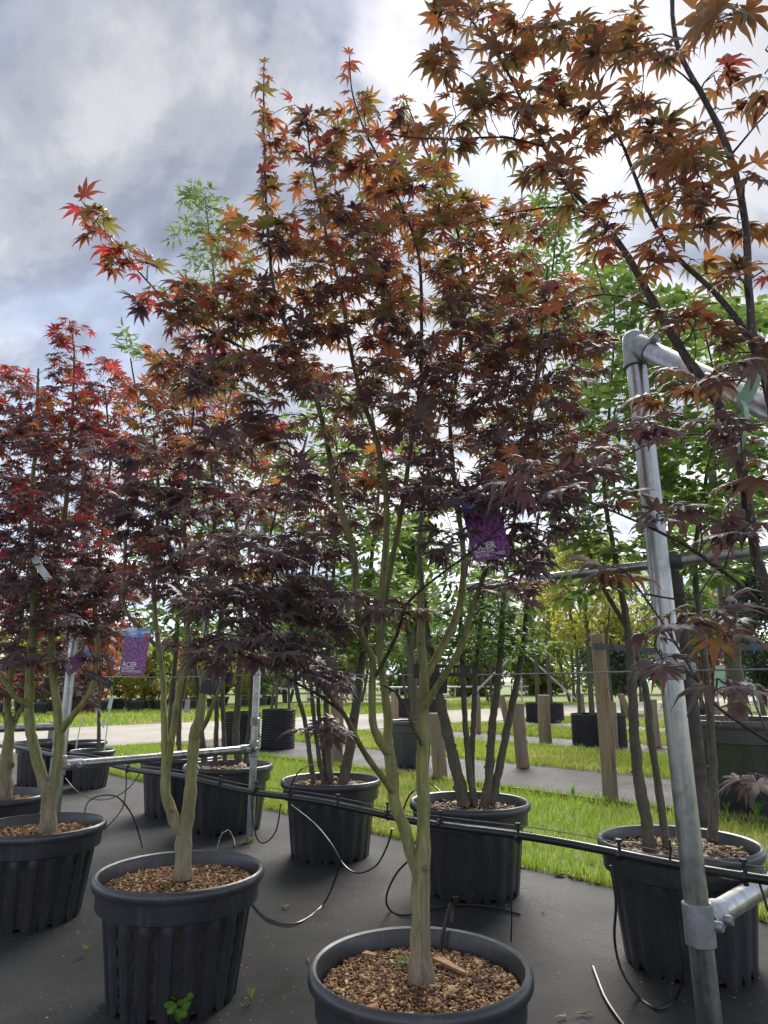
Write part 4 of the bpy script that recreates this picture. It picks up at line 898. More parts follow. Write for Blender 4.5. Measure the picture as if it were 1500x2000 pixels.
# --- foreground maple at the right, its pot out of view
FP = ab(-0.02, 1.10); FP = Vector((.80, .80, 0))
t0 = Tree('maple_tree', (FP.x, FP.y, .28), 'open maple with brown stems arching over the steel post elbow', 'maple tree', 'potted maples', 'fg')
pot(FP, 0.245, 0.33, 'slot', 'black slotted pot of the open brown-stemmed maple beside the side rail', 'maple pots', 300, 0.012)
y = .86
def S0(p): return t0.stem(p, n=10)
base_px = 750 + F * FP.x / depth(Vector((FP.x, FP.y, .28)))
t0.stem([(2080, 1905, .80, 37.2), (1960, 1760, .82, 31.0), (1800, 1560, .84, 27.3), (1640, 1370, .86, 24.8), (1545, 1240, .88, 22.9), (1490, 1130, .90, 21.1), (1462, 1000, .92, 19.8), (1440, 880, .94, 19.2), (1392, 770, .95, 18.0), (1335, 690, .96, 16.7), (1276, 590, .98, 14.9), (1225, 500, 1.0, 13.0), (1165, 420, 1.02, 11.2), (1100, 350, 1.03, 8.7), (1040, 240, 1.04, 6.8), (985, 130, 1.04, 5.6), (900, 10, 1.03, 3.7), (860, -60, 1.02, 2.5)], (vM4, .033, .75), name='trunk', n=12)
t0.stem([(1700, 1440, .85, 24.8), (1600, 1200, .86, 23.6), (1530, 900, .87, 22.3), (1492, 720, .88, 19.8), (1470, 650, .88, 16.1), (1462, 560, .88, 14.9), (1455, 430, .88, 13.6), (1428, 310, .88, 12.4), (1390, 220, .88, 11.2), (1335, 120, .88, 9.9), (1315, 50, .88, 8.7), (1312, -60, .88, 7.4)], n=12)
t0.stem([(1488, 705, .88, 16.1), (1440, 625, .90, 12.4), (1385, 560, .92, 10.5), (1320, 500, .94, 9.3), (1270, 420, .96, 7.4), (1235, 330, .97, 6.8), (1205, 260, .98, 5.6), (1150, 160, .98, 4.3), (1110, 70, .98, 3.7), (1060, -20, .98, 2.5)], n=10)
t0.stem([(1520, 1230, .88, 9.9), (1470, 1165, .86, 8.1), (1405, 1110, .85, 7.4), (1330, 1060, .84, 6.2), (1280, 1035, .84, 5.0), (1200, 1000, .83, 4.3), (1110, 970, .83, 3.1), (1000, 955, .82, 1.9)], n=8)
t0.stem([(1700, 1560, .84, 9.9), (1570, 1490, .80, 8.1), (1450, 1415, .78, 6.2), (1390, 1370, .77, 5.0), (1340, 1290, .77, 3.7), (1290, 1210, .77, 3.1), (1240, 1140, .77, 1.9)], n=8)
t0.stem([(1560, 1150, .87, 6.2), (1490, 1100 + 30, .86, 3.7), (1400, 1060 + 50, .8, 3.1), (1360, 1170, .78, 2.5), (1260, 1160, .77, 1.9)], n=7)
t0.stem([(1335, 690, .96, 5.0), (1280, 585 + 20, .96, 3.7), (1180, 575, .97, 3.1), (1100, 600, .98, 2.5), (1020, 640, .98, 1.6)], n=7)
t0.stem([(1165, 420, 1.02, 5.0), (1080, 405, 1.02, 3.7), (980, 420, 1.02, 2.5), (905, 440, 1.0, 1.6)], n=7)
t0.stem([(1060, 285, 1.04, 5.0), (980, 268, 1.02, 3.7), (880, 272, 1.0, 3.1), (800, 268, .98, 2.5), (755, 262, .98, 1.6)], n=7)
t0.stem([(1440, 880, .94, 5.6), (1380, 850, .92, 4.3), (1300, 855, .9, 3.1), (1220, 890, .9, 1.9)], n=7)
t0.stem([(1430, 300, .88, 5.0), (1480, 240, .82, 3.7), (1530, 180, .74, 3.7), (1520, 90, .62, 3.1), (1480, 40, .56, 2.5)], n=7)
CL0 = [(900, 20, 50, 30, 1.03, .04, 3), (980, 60, 60, 60, 1.03, .05, 7), (1080, 90, 70, 70, 1.0, .06, 9), (1190, 70, 70, 60, .97, .06, 7), (1280, 130, 60, 70, .94, .06, 6), (860, 100, 50, 30, 1.02, .03, 4), (930, 180, 70, 50, 1.02, .05, 8), (1050, 200, 70, 50, 1.02, .06, 9), (1150, 240, 70, 60, .99, .06, 9), (1260, 260, 70, 60, .96, .06, 8), (1350, 280, 60, 50, .92, .06, 7), (1420, 170, 50, 50, .86, .05, 4), (880, 260, 70, 30, 1.0, .04, 6), (1010, 310, 70, 50, 1.03, .05, 8), (1110, 330, 60, 50, 1.02, .06, 6), (1250, 370, 70, 50, .98, .06, 8), (1350, 390, 70, 50, .93, .06, 7), (1200, 450, 70, 40, 1.0, .05, 6), (1060, 420, 70, 40, 1.02, .04, 5), (940, 420, 50, 30, 1.01, .04, 4), (1300, 470, 60, 40, .96, .05, 5), (1390, 510, 60, 50, .92, .05, 5), (1460, 400, 40, 60, .88, .05, 4), (1470, 540, 30, 40, .88, .05, 3),
       (1270, 600, 60, 30, .97, .04, 4), (1130, 590, 70, 30, .98, .04, 4), (1350, 640, 60, 40, .94, .05, 5), (1420, 700, 60, 50, .9, .06, 7), (1330, 740, 70, 40, .92, .05, 6), (1270, 820, 70, 40, .91, .05, 6), (1200, 890, 70, 30, .9, .04, 6), (1400, 830, 60, 40, .9, .06, 4), (1460, 900, 40, 50, .9, .05, 3), (1110, 930, 70, 25, .83, .04, 7), (1020, 930, 60, 25, .83, .04, 5), (1200, 970, 60, 25, .84, .04, 4), (1310, 1000, 50, 25, .84, .04, 3), (1440, 1000, 50, 40, .86, .05, 4), (1240, 1120, 50, 30, .77, .04, 5), (1330, 1180, 60, 40, .78, .04, 5), (1290, 1270, 40, 40, .77, .03, 4), (1420, 1220, 60, 30, .79, .04, 3), (1460, 1340, 40, 40, .78, .04, 4), (1480, 1520, 25, 30, .8, .03, 2), (1490, 1430, 20, 20, .78, .03, 1), (1440, 50, 40, 40, .55, .03, 2), (1490, 170, 20, 40, .6, .03, 1)]
t0.grow(CL0, lambda q: (vM4 if random.random() < .8 else vM2) if q.z > 1.25 else (vM1 if random.random() < .7 else vM4), .0325, .047, leafrun=.22, mult=1.1)
t0.finish('maple_leaf')
# ================================================================== GREEN TREES OF THE BACK ROW
def gtree(Pp, h, label, stems, clusters, vs, sc, limit=300, mult=2.6, lspace=.028, leafrun=.24, kind='grey', group='green trees of the back row', m='green_leaf', name='green_tree'):
    t = Tree(name, (Pp.x, Pp.y, h), label, 'tree', group, kind)
    for i, st in enumerate(stems): t.stem([(px, py, Pp.y + dy, wp) for px, py, dy, wp in st], name='stem', n=10, ok_from=.8)
    t.grow([(a, b2, c, d, Pp.y + e, f_, n) for a, b2, c, d, e, f_, n in clusters], vs if callable(vs) else (lambda q: vs), sc, lspace, leafrun, mult=mult)
    return t.finish(m, limit)
gtree(P8, .315, 'green tree with three knobbly stems beside the tall galvanised post',
      [[(1268, 1660, -.02, 27.2), (1264, 1620, -.02, 23.1), (1245, 1500, -.02, 21.1), (1237, 1400, -.02, 19.0), (1232, 1290, 0, 17.7), (1222, 1200, .02, 13.6), (1200, 1080, .05, 10.2), (1180, 950, .1, 7.5), (1190, 800, .12, 5.4), (1200, 640, .1, 3.4), (1195, 520, .1, 2.0)],
       [(1302, 1655, .02, 17.7), (1292, 1580, .02, 15.0), (1272, 1440, .03, 13.6), (1262, 1350, .04, 12.2), (1230, 1240, .05, 10.2), (1180, 1150, .08, 7.5), (1140, 1050, .1, 5.4), (1110, 950, .1, 2.7)],
       [(1392, 1640, 0, 20.4), (1395, 1560, 0, 16.3), (1390, 1450, 0, 15.0), (1380, 1320, 0, 13.6), (1366, 1200, .02, 12.2), (1358, 1080, .05, 9.5), (1380, 930, .08, 6.8), (1400, 780, .1, 4.8), (1370, 620, .1, 2.7)]],
      [(1200, 560, 60, 50, .1, .18, 16), (1300, 620, 80, 60, .1, .2, 20), (1420, 620, 70, 50, .1, .2, 14), (1200, 680, 70, 60, .1, .2, 18), (1310, 740, 80, 60, .1, .2, 22), (1430, 740, 70, 60, .1, .2, 18), (1190, 800, 70, 60, .1, .2, 20), (1300, 860, 80, 60, .1, .2, 24), (1420, 870, 80, 60, .1, .2, 24), (1170, 930, 70, 60, .1, .2, 20), (1300, 970, 80, 50, .1, .2, 22), (1430, 990, 70, 60, .1, .2, 22), (1150, 1050, 60, 40, .1, .18, 12), (1280, 1070, 70, 40, .1, .18, 14), (1400, 1090, 80, 40, .1, .18, 14), (1110, 980, 50, 50, .1, .18, 8), (1130, 1150, 50, 30, .1, .12, 6), (1200, 1120, 40, 30, .05, .1, 4)],
      lambda q: vGr if random.random() < .7 else vEv, .052, mult=3.8)
gtree(P7, .315, 'evergreen multi-stem tree fanning out of its pot behind the tallest maple',
      [[(906, 1572, 0, 26.5), (898, 1530, 0, 24.2), (878, 1450, 0, 21.8), (862, 1380, 0, 19.5), (848, 1310, 0, 17.2), (830, 1200, .05, 12.5), (820, 1050, .1, 9.4), (850, 850, .1, 7.0), (900, 650, .1, 4.7), (860, 420, .05, 3.1), (855, 320, .05, 1.6)],
       [(928, 1575, 0, 15.6), (916, 1500, 0, 12.5), (908, 1400, 0, 10.9), (904, 1320, 0, 10.1), (900, 1200, .03, 7.8), (920, 1050, .05, 5.5)],
       [(922, 1572, .04, 12.5), (922, 1480, .04, 10.9), (926, 1380, .04, 10.9), (930, 1300, .04, 9.4), (945, 1150, .05, 6.2)],
       [(945, 1575, 0, 20.3), (955, 1520, 0, 17.2), (960, 1430, 0, 15.6), (970, 1350, 0, 14.0), (978, 1270, .02, 12.5), (985, 1150, .05, 9.4), (1010, 980, .1, 7.0), (1050, 750, .1, 5.5), (1080, 520, .1, 3.9), (1090, 380, .1, 2.3)],
       [(958, 1572, .02, 18.7), (975, 1500, .02, 15.6), (995, 1400, .02, 14.0), (1012, 1320, .02, 12.5), (1026, 1230, .03, 11.7), (1035, 1120, .05, 7.8), (1060, 960, .1, 5.5), (1090, 800, .1, 3.1)]],
      [(890, 1180, 60, 45, 0, .15, 22), (980, 1170, 70, 45, 0, .16, 26), (950, 1250, 80, 40, 0, .16, 30), (870, 1270, 45, 30, 0, .12, 12), (1030, 1250, 45, 35, 0, .1, 10), (930, 1100, 80, 40, .05, .18, 18), (1030, 1080, 60, 50, .1, .16, 14), (1080, 420, 50, 50, .1, .15, 22), (1060, 520, 70, 50, .1, .18, 22), (1110, 600, 60, 60, .1, .18, 18), (1000, 640, 80, 60, .1, .2, 14), (1120, 760, 60, 70, .1, .18, 14), (1000, 850, 80, 60, .1, .18, 10), (1090, 900, 60, 50, .1, .15, 10), (855, 330, 30, 30, .05, .08, 6), (880, 420, 50, 50, .05, .1, 8), (860, 980, 60, 60, .08, .15, 8)],
      lambda q: vEv if q.z < 1.7 or q.x > .6 else vGr, .046, mult=3.4)
gtree(P6, .325, 'green tree of slim stems with one thick leaning stem in the five-stem pot',
      [[(612, 1530, 0, 10.5), (606, 1480, 0, 9.8), (594, 1400, 0, 9.0), (580, 1350, 0, 8.2), (570, 1250, 0, 6.8), (560, 1100, .05, 5.2), (540, 900, .1, 3.0)],
       [(632, 1530, 0, 9.8), (622, 1470, 0, 9.0), (612, 1390, 0, 8.2), (606, 1300, 0, 7.5), (610, 1150, .05, 5.2), (620, 950, .1, 3.0)],
       [(640, 1532, .03, 9.0), (632, 1470, .03, 8.2), (622, 1380, .03, 8.2), (620, 1250, .03, 6.0), (640, 1100, .06, 3.8)],
       [(646, 1530, 0, 14.2), (640, 1470, 0, 12.8), (637, 1400, 0, 12.0), (640, 1300, 0, 9.8), (650, 1150, .05, 6.8), (660, 950, .1, 4.5), (650, 780, .1, 2.2)],
       [(670, 1530, 0, 21.8), (682, 1470, 0, 20.2), (692, 1400, 0, 18.8), (702, 1330, 0, 16.5), (712, 1240, .02, 12.8), (725, 1100, .05, 9.0), (740, 920, .1, 6.0), (720, 760, .1, 3.0)]],
      [(640, 1240, 70, 40, .05, .2, 16), (730, 1240, 50, 40, .05, .2, 12), (570, 1170, 60, 50, .05, .2, 12), (680, 1140, 70, 50, .05, .2, 16), (770, 1150, 50, 50, .05, .2, 10), (600, 1040, 80, 50, .1, .2, 14), (720, 1030, 80, 50, .1, .2, 14), (540, 940, 70, 60, .1, .2, 12), (660, 920, 80, 60, .1, .2, 12), (760, 900, 60, 60, .1, .2, 8), (640, 800, 80, 50, .1, .2, 10)],
      lambda q: vGr if random.random() < .6 else vLi, .068, mult=5.5)
gtree(P5, .325, 'loose light green tree with many thin stems rising behind the knee-high rail',
      [[(468, 1490, 0, 16), (460, 1440, 0, 14), (466, 1350, 0, 12), (470, 1200, 0, 9), (460, 1000, .05, 7), (440, 780, .1, 5), (420, 560, .1, 4), (400, 380, .1, 2)],
       [(440, 1490, 0, 9), (436, 1420, 0, 8), (434, 1320, 0, 8), (430, 1150, 0, 6), (390, 950, .05, 5), (350, 760, .1, 3)],
       [(420, 1490, 0, 10), (423, 1420, 0, 9), (424, 1320, 0, 8), (440, 1150, 0, 6), (510, 950, .05, 5), (540, 820, .1, 3)],
       [(480, 1490, .05, 12), (490, 1400, .05, 11), (495, 1300, .05, 10), (520, 1150, .05, 8), (570, 960, .1, 6), (600, 850, .1, 4)],
       [(400, 1490, 0, 14), (392, 1420, 0, 12), (380, 1300, 0, 10), (340, 1120, .05, 7), (290, 900, .1, 5), (255, 700, .1, 3)]],
      [(380, 380, 35, 25, .1, .12, 12), (420, 420, 40, 40, .1, .15, 14), (370, 460, 40, 40, .1, .15, 10), (430, 500, 60, 40, .1, .18, 18), (380, 560, 60, 40, .1, .2, 10), (450, 620, 60, 50, .1, .2, 10), (245, 665, 18, 25, .1, .06, 6), (282, 690, 12, 15, .1, .05, 3), (360, 760, 70, 50, .1, .2, 12), (470, 760, 70, 50, .1, .2, 12), (330, 880, 80, 50, .1, .2, 14), (450, 900, 80, 50, .1, .2, 14), (560, 900, 60, 60, .1, .2, 10), (370, 1010, 80, 50, .1, .2, 12), (490, 1030, 80, 50, .1, .2, 12), (420, 1130, 80, 50, .05, .2, 14), (520, 1150, 60, 50, .05, .2, 10), (440, 1230, 60, 40, .05, .15, 8)],
      lambda q: vLi if q.z > 2.2 or random.random() < .5 else vGr, .066, mult=2.0)
# one more tall green tree in the pot tucked behind
gtree(P5b, .325, 'leafy green tree in the pot tucked behind the braced post',
      [[(330, 1480, 0, 12), (335, 1380, 0, 11), (345, 1250, 0, 9), (350, 1100, 0, 6), (360, 950, 0, 4)], [(350, 1480, 0, 10), (352, 1380, 0, 9), (380, 1250, 0, 8), (420, 1100, 0, 5)]],
      [(330, 1200, 60, 50, 0, .2, 14), (400, 1180, 60, 50, 0, .2, 12), (330, 1080, 60, 50, 0, .2, 12), (420, 1070, 60, 50, 0, .2, 12), (350, 970, 70, 50, 0, .2, 12)], vEv, .08, 100)

# ================================================================== TIMBER POSTS
def timber(base, topz, r, lean, label, strap=None):
    n = 14; rings = 9; mb = MB(); pts = []; rr = []; ph = random.uniform(0, 6)
    for i in range(rings):
        u = i / (rings - 1); pts.append(Vector((base.x + lean * u + .006 * math.sin(ph + u * 4), base.y, topz * u))); rr.append(r * (1.03 - .06 * u + random.uniform(-.02, .02)))
    pts.append(Vector(pts[-1]) + Vector((0, 0, .006))); rr.append(rr[-1] * .9)
    o = thing('timber_post', base, label, 'post', 'round timber posts'); mb.tube(pts, rr, n)
    pobj('shaft', mb, 'timber', o)
    for k in range(3):
        z = random.uniform(.1, .9) * topz; a = random.uniform(3.4, 6.0); c = Vector((base.x + lean * z / topz, base.y, z)); d = Vector((math.cos(a), math.sin(a), 0))
        pobj('knot', MB().tube([c + d * r * .8, c + d * (r * 1.03), c + d * (r * 1.05)], [.018, .015, .004], 8), 'timber', o)
    return o
for (px, py, topy, wpx, lean, lab) in [(1192, 1562, 1240, 29, .0, 'tall pale timber post with a grey strap, standing on the second fabric band'),
        (1021, 1498, 1374, 25, -.02, 'short split-topped timber post on the second fabric band'), (1066, 1450, 1358, 24, 0, 'stout timber post strapped beside the far dimpled container'),
        (862, 1520, 1394, 28, -.06, 'timber post half hidden behind the forked trunk of the tallest maple'), (656, 1490, 1335, 26, 0, 'timber post behind the five-stem pot'),
        (771, 1406, 1352, 14, 0, 'small timber post left of the ringed trunk'), (990, 1410, 1358, 13, -.1, 'leaning timber stake in front of the gravel track'),
        (1201, 1462, 1372, 16, 0, 'timber post against the dimpled container'), (1278, 1458, 1366, 26, 0, 'rotten-topped timber post behind the tall galvanised post'),
        (1136, 1397, 1355, 14, 0, 'distant timber stake behind the dimpled container'), (1232, 1405, 1356, 13, -.2, 'tilted pale stake in the background'), (815 + 120, 1432, 1360, 10, 0, 'thin timber stake seen between the evergreen stems'),
        (1402, 1412, 1370, 14, 0, 'timber post behind the big wide tub'), (94, 1475, 1410, 11, 0, 'slim stake behind the far rail'), (112, 1472, 1395, 12, .03, 'second slim stake behind the far rail')]:
    g0 = atz(px, py, 0); d0 = depth(g0); tz = aty(px, topy, g0.y).z; timber(g0, max(.2, tz), wpx / 2 * d0 / F, lean, lab)
# strap from the tall timber post to the blue-tied trunk
w1 = atz(1192, 1562, 0); sA = aty(1160, 1264, w1.y - .03); 
sp_ = [aty(1158, 1262, w1.y - .06), aty(1200, 1264, w1.y - .09), aty(1300, 1272, w1.y - .1), aty(1420, 1266, P9.y - .06), aty(1520, 1263, P9.y)]
V = []; f = []
for i, (p, _) in enumerate(catmull(sp_, .08)):
    V += [p + Vector((0, 0, -.022)), p + Vector((0, 0, .022)), p + Vector((0, .003, .022)), p + Vector((0, .003, -.022))]
    if i:
        q = (i - 1) * 4
        for k in range(4): f.append((q + k, q + (k + 1) % 4, q + 4 + (k + 1) % 4, q + 4 + k))
tag(recenter(obj('tree_strap', MB().add(V, f), 'grey_strap')), 'grey webbing strap from the tall timber post to the blue-tied trunk', 'strap')
# ================================================================== BACKGROUND TREES
def clump(V_, T_, C_, R_, c, rad, n, size, pal, flat=.8):
    th = rng.normal(size=(n, 3)); th /= np.linalg.norm(th, axis=1)[:, None]; rr = rng.random(n) ** .45
    p = np.array(c) + th * rr[:, None] * np.array([rad, rad, rad * flat])
    ax = rng.normal(size=(n, 3)); ax /= np.linalg.norm(ax, axis=1)[:, None]; bx = np.cross(ax, rng.normal(size=(n, 3))); bx /= np.linalg.norm(bx, axis=1)[:, None]
    L = size * rng.uniform(.6, 1.4, (n, 1)); W = L * .42
    v = np.stack([p - ax * L / 2, p + bx * W / 2, p + ax * L / 2, p - bx * W / 2], 1)
    o = sum(len(x) for x in V_); i = np.arange(n)[:, None] * 4 + o
    V_.append(v.reshape(-1, 3)); T_.append(np.concatenate([i + [0, 1, 2], i + [0, 2, 3]], 1).reshape(-1, 3))
    k = rng.integers(0, len(pal), n); b_ = rng.uniform(.75, 1.2, (n, 1))
    C_.append(np.repeat(np.array([pal[q][0] for q in k]) * b_, 4, 0)); R_.append(np.repeat(np.array([pal[q][1] for q in k]) * b_, 4, 0))
def bgtree(name, base, h, rad, pal, label, n=2600, size=.12, trunk_h=.35, tr=.05, nst=1, group=None, clumps=14, shape='round', barkk='grey', cat='tree'):
    o = thing(name, base, label, cat, group); mb = MB(); V_, T_, C_, R_ = [], [], [], []
    base = Vector(base); tips = []
    for s_ in range(nst):
        a = 6.28 * s_ / max(1, nst) + .4; sp2 = rad * .5 if nst > 1 else 0
        pts = [base + Vector((math.cos(a) * .05 * nst, math.sin(a) * .05 * nst, 0)), base + Vector((math.cos(a) * sp2 * .5, math.sin(a) * sp2 * .5, h * trunk_h)), base + Vector((math.cos(a) * sp2 * 1.0 + random.uniform(-.1, .1) * rad, math.sin(a) * sp2, h * .85))]
        cc = [p for p, _ in catmull(pts, h / 14)]; rr = [tr * (1 - .85 * i / len(cc)) for i in range(len(cc))]
        mb.tube(cc, rr, 8, True, [barkcol(max(r, .01), p.z, base.z - 1, barkk) for p, r in zip(cc, rr)]); tips.append(cc)
    for k in range(clumps):
        u = (k + .5) / clumps; z = h * (trunk_h + (1 - trunk_h) * u)
        if shape == 'round': w_ = math.sin(math.pi * (.12 + .83 * u)) ** .7
        elif shape == 'cone': w_ = 1.05 - u
        else: w_ = .75 + .25 * math.sin(u * 9)
        for j in range(2):
            a = random.uniform(0, 6.28); d = rad * w_ * random.uniform(.25, .75)
            c = (base.x + math.cos(a) * d, base.y + math.sin(a) * d, base.z + z)
            clump(V_, T_, C_, R_, c, rad * random.uniform(.28, .48) * (.5 + w_ * .5), n // (2 * clumps), size, pal)
            st = tips[random.randrange(len(tips))]; q = min(st, key=lambda p: abs(p.z - (c[2] - .2 * h)))
            mb.tube([q, Vector(q).lerp(Vector(c), .6) + Vector((0, 0, .05 * h)), Vector(c)], [tr * .3, tr * .18, tr * .08], 5, False, [barkcol(.012, 1, 0, barkk)] * 3)
    pobj_me = mb.mesh('trunk', True, True); obj('trunk', pobj_me, 'bark', o)
    obj('crown', npmesh('crown', np.concatenate(V_), np.concatenate(T_), {'Col': np.concatenate(C_), 'Tra': np.concatenate(R_)}), 'green_leaf', o)
    return o
NEEDLE = [((.03, .06, .035), (.03, .06, .03)), ((.022, .045, .028), (.02, .04, .02)), ((.04, .075, .045), (.04, .08, .04))]
PINK = [((.20, .06, .06), (.5, .12, .1)), ((.16, .045, .05), (.4, .08, .08)), ((.24, .09, .07), (.5, .16, .12))]
def gp(px, py): return atz(px, py, 0)
# tree in the big tub, with blue ties
g9 = Vector((P9.x, P9.y, .52)); t9 = Tree('green_tree', g9, 'stout pale-barked tree tied with blue tape in the big wide tub', 'tree', None, 'grey')
t9.stem([(1452, 1470, P9.y, 46), (1445, 1420, P9.y, 36), (1438, 1350, P9.y, 33), (1428, 1270, P9.y, 30), (1415, 1180, P9.y, 24), (1410, 1060, P9.y, 20), (1390, 900, P9.y, 14), (1400, 700, P9.y, 8), (1420, 520, P9.y, 5)], name='trunk', n=12, ok_from=1.2)
t9.grow([(1400, 1040, 70, 50, P9.y, .4, 14), (1480, 960, 70, 70, P9.y, .4, 16), (1380, 860, 70, 60, P9.y, .4, 14), (1470, 760, 60, 70, P9.y, .4, 14), (1390, 680, 70, 60, P9.y, .4, 14), (1460, 590, 50, 50, P9.y, .3, 10), (1330, 950, 60, 60, P9.y, .4, 10)], lambda q: vGr, .13, .06, .5)
t9.finish('green_leaf', 120)
for (px, py, rot_) in ((1424, 1250, .2), (1428, 1275, -.1), (1395, 1264, .6), (1473, 1266, -.4)):
    c_ = aty(px, py, P9.y - .10); m_ = MB(); m_.tube([c_ + Vector((-.03, 0, .05)), c_ + Vector((0, -.01, .01)), c_ + Vector((.02 * rot_, 0, -.02 - .06 * abs(rot_)))], [.004, .007, .004], 6)
    tag(recenter(obj('blue_tie', m_.mesh('blue_tie', True), 'blue_plastic')), 'bit of bright blue tape tied on the grey webbing strap', 'tie', 'blue tape ties')
# tree in the grey pot (ringed trunk)
bgtree('green_tree', (P11.x, P11.y, .40), 2.3, .55, GREEN, 'broad light green tree on a ringed trunk in the dark grey pot', 1500, .12, .45, .055, 1)
bgtree('green_tree', (P10.x, P10.y, .25), 1.3, .32, RED[:4], 'small dark red maple on a thin stem under the steel rail', 700, .06, .5, .02, 1)
# trees in the dimpled containers
labs = ['yellowish multi-stem tree in the dimpled container between low posts', 'bare-stemmed vase-shaped tree in the dimpled container by the strapped post', 'pale leafy shrub in the dimpled container behind the thin stems', 'pale leafy shrub in the tall dimpled container', 'light green tree in the dimpled container behind the tub', 'light green tree in the dimpled container behind the grey pot']
for i, c_ in enumerate(AP):
    if i in (2, 3): bgtree('green_tree', (c_.x, c_.y, .38), 1.9, .5, LIGHT, labs[i], 900, .09, .4, .02, 3)
    else: bgtree('green_tree', (c_.x, c_.y, .36), [2.6, 3.2, 0, 0, 2.6, 2.8][i], [.95, .8, 0, 0, .8, .9][i], [YELL, GREEN + YELL, 0, 0, GREEN, LIGHT][i], labs[i], 3600, .10, .42, .03, [5, 4, 0, 0, 3, 3][i])
# pines and pink maples at the right
for (px, py, h_, r_, pal, lab, nm) in [(1215, 1392, 2.9, 1.15, NEEDLE, 'dark cloud-like pine behind the tall timber post', 'pine_tree'), (1490, 1400, 3.6, 1.3, NEEDLE, 'dark pine behind the big wide tub', 'pine_tree'), (1385, 1385, 3.6, 1.3, PINK, 'pinkish red maple in the background beyond the strap', 'maple_tree'),
                                       (1330, 1378, 3.0, 1.2, YELL, 'yellow green tree beyond the steel collar', 'green_tree'), (1120, 1372, 6.4, 2.1, GREEN + YELL, 'tall loose yellow-green tree across the gravel track', 'green_tree'), (960, 1372, 5.6, 1.9, LIGHT, 'pale green tree across the track behind the evergreen', 'green_tree'), (1250, 1370, 6.2, 2.1, GREEN + LIGHT, 'soft mid-green tree across the track behind the tall post', 'green_tree'), (700, 1371, 5.2, 1.9, GREEN + YELL, 'yellowish green tree across the track behind the five-stem pot', 'green_tree'), (560, 1371, 5.4, 1.9, GREEN + LIGHT, 'pale mid-green tree across the track behind the tall dimpled container', 'green_tree'), (1440, 1368, 6.5, 2.0, GREEN, 'tall green tree far behind the pink maple', 'green_tree'), (800, 1372, 5.6, 1.9, EVERG + GREEN, 'dark green tree across the track behind the grey pot', 'green_tree')]:
    bgtree(nm, gp(px, py), h_, r_, pal, lab, 6500, .16 if pal is not NEEDLE else .13, .22 if pal is NEEDLE else .3, .07, 1 if pal is NEEDLE else 3)
# far rows of potted young maples beyond the track
cache = []
k = 0
for row, (a_, step, b0, b1) in enumerate([(20.6, .95, 1.0, 14.5), (22.6, 1.0, 2.0, 17)]):
    for b_ in np.arange(b0, b1, step):
        g0 = ab(a_ + random.uniform(-.2, .2), b_ + random.uniform(-.15, .15))
        pal = [ORNG, YELL, GREEN + YELL, ORNG + YELL][(k * 7 + row) % 4] if b_ < 13 else [GREEN, YELL, LIGHT][k % 3]
        cw_ = {id(ORNG): 'orange', id(YELL): 'yellow'}.get(id(pal), 'amber and yellow' if len(pal) > 4 and pal[0] is ORNG[0] else 'pale green' if pal is LIGHT else 'yellow-green' if len(pal) > 4 else 'green')
        t = bgtree('young_maple', (g0.x, g0.y, .26), random.uniform(1.5, 2.0), random.uniform(.65, .8), pal, 'small %s nursery maple in the %s row beyond the gravel track' % (cw_, 'first' if row == 0 else 'second'), 1100, .17, .08, .02, 2, '%s nursery maples, row %d' % (cw_, row + 1), 6)
        tp = thing('nursery_pot', (g0.x, g0.y, 0), 'low black pot in the far row beyond the gravel track' if row == 0 else 'low black pot in the second far row beyond the track', 'plant pot', 'black pots beyond the track, row %d' % (row + 1))
        if not cache:
            cache.append(MB().lathe([(.26, 0), (.31, .26), (.33, .262), (.33, .31), (.31, .312), (.30, .27)], 16).mesh('body', True)); cache.append(MB().lathe([(.30, .272), (.001, .285)], 12).mesh('soil', True))
            cache[0].materials.append(MATS['plastic']); cache[1].materials.append(MATS['soil'])
        for nm, me in (('body', cache[0]), ('soil', cache[1])):
            c = bpy.data.objects.new(nm, me); COL.objects.link(c); c.parent = tp
        k += 1
# tree belt on the horizon
for i, (px, dist, h_, r_, pal) in enumerate([(-200, 48, 4.5, 3, GREEN), (-60, 52, 5, 3.4, GREEN + YELL), (90, 46, 4.2, 3, YELL), (230, 50, 4.6, 3.2, GREEN), (370, 55, 4.4, 3.6, GREEN + YELL), (520, 50, 4.6, 3.2, GREEN), (650, 54, 4.2, 3.6, YELL + GREEN), (800, 48, 4, 3, GREEN), (930, 44, 3.6, 3, YELL + GREEN), (1040, 46, 4.4, 3.2, GREEN + YELL), (1160, 50, 4.8, 3.4, GREEN), (1300, 48, 5.4, 3.4, GREEN), (1440, 52, 7, 3.8, EVERG + GREEN), (1580, 50, 6.5, 3.6, GREEN), (1700, 54, 6, 3.6, GREEN)]):
    g0 = Vector(((px - 750) / F * dist, dist, 0)); cw_ = 'yellow' if pal is YELL else 'plain green' if pal is GREEN else 'dark evergreen' if len(pal) == 7 and pal[0] is EVERG[0] else 'yellow-tinged'
    bgtree('hedge_tree', g0, h_, r_, pal, 'bushy %s tree in the belt along the horizon' % (cw_), 5200, .42, .05, .15, 1, '%s trees of the horizon belt' % cw_, 12)
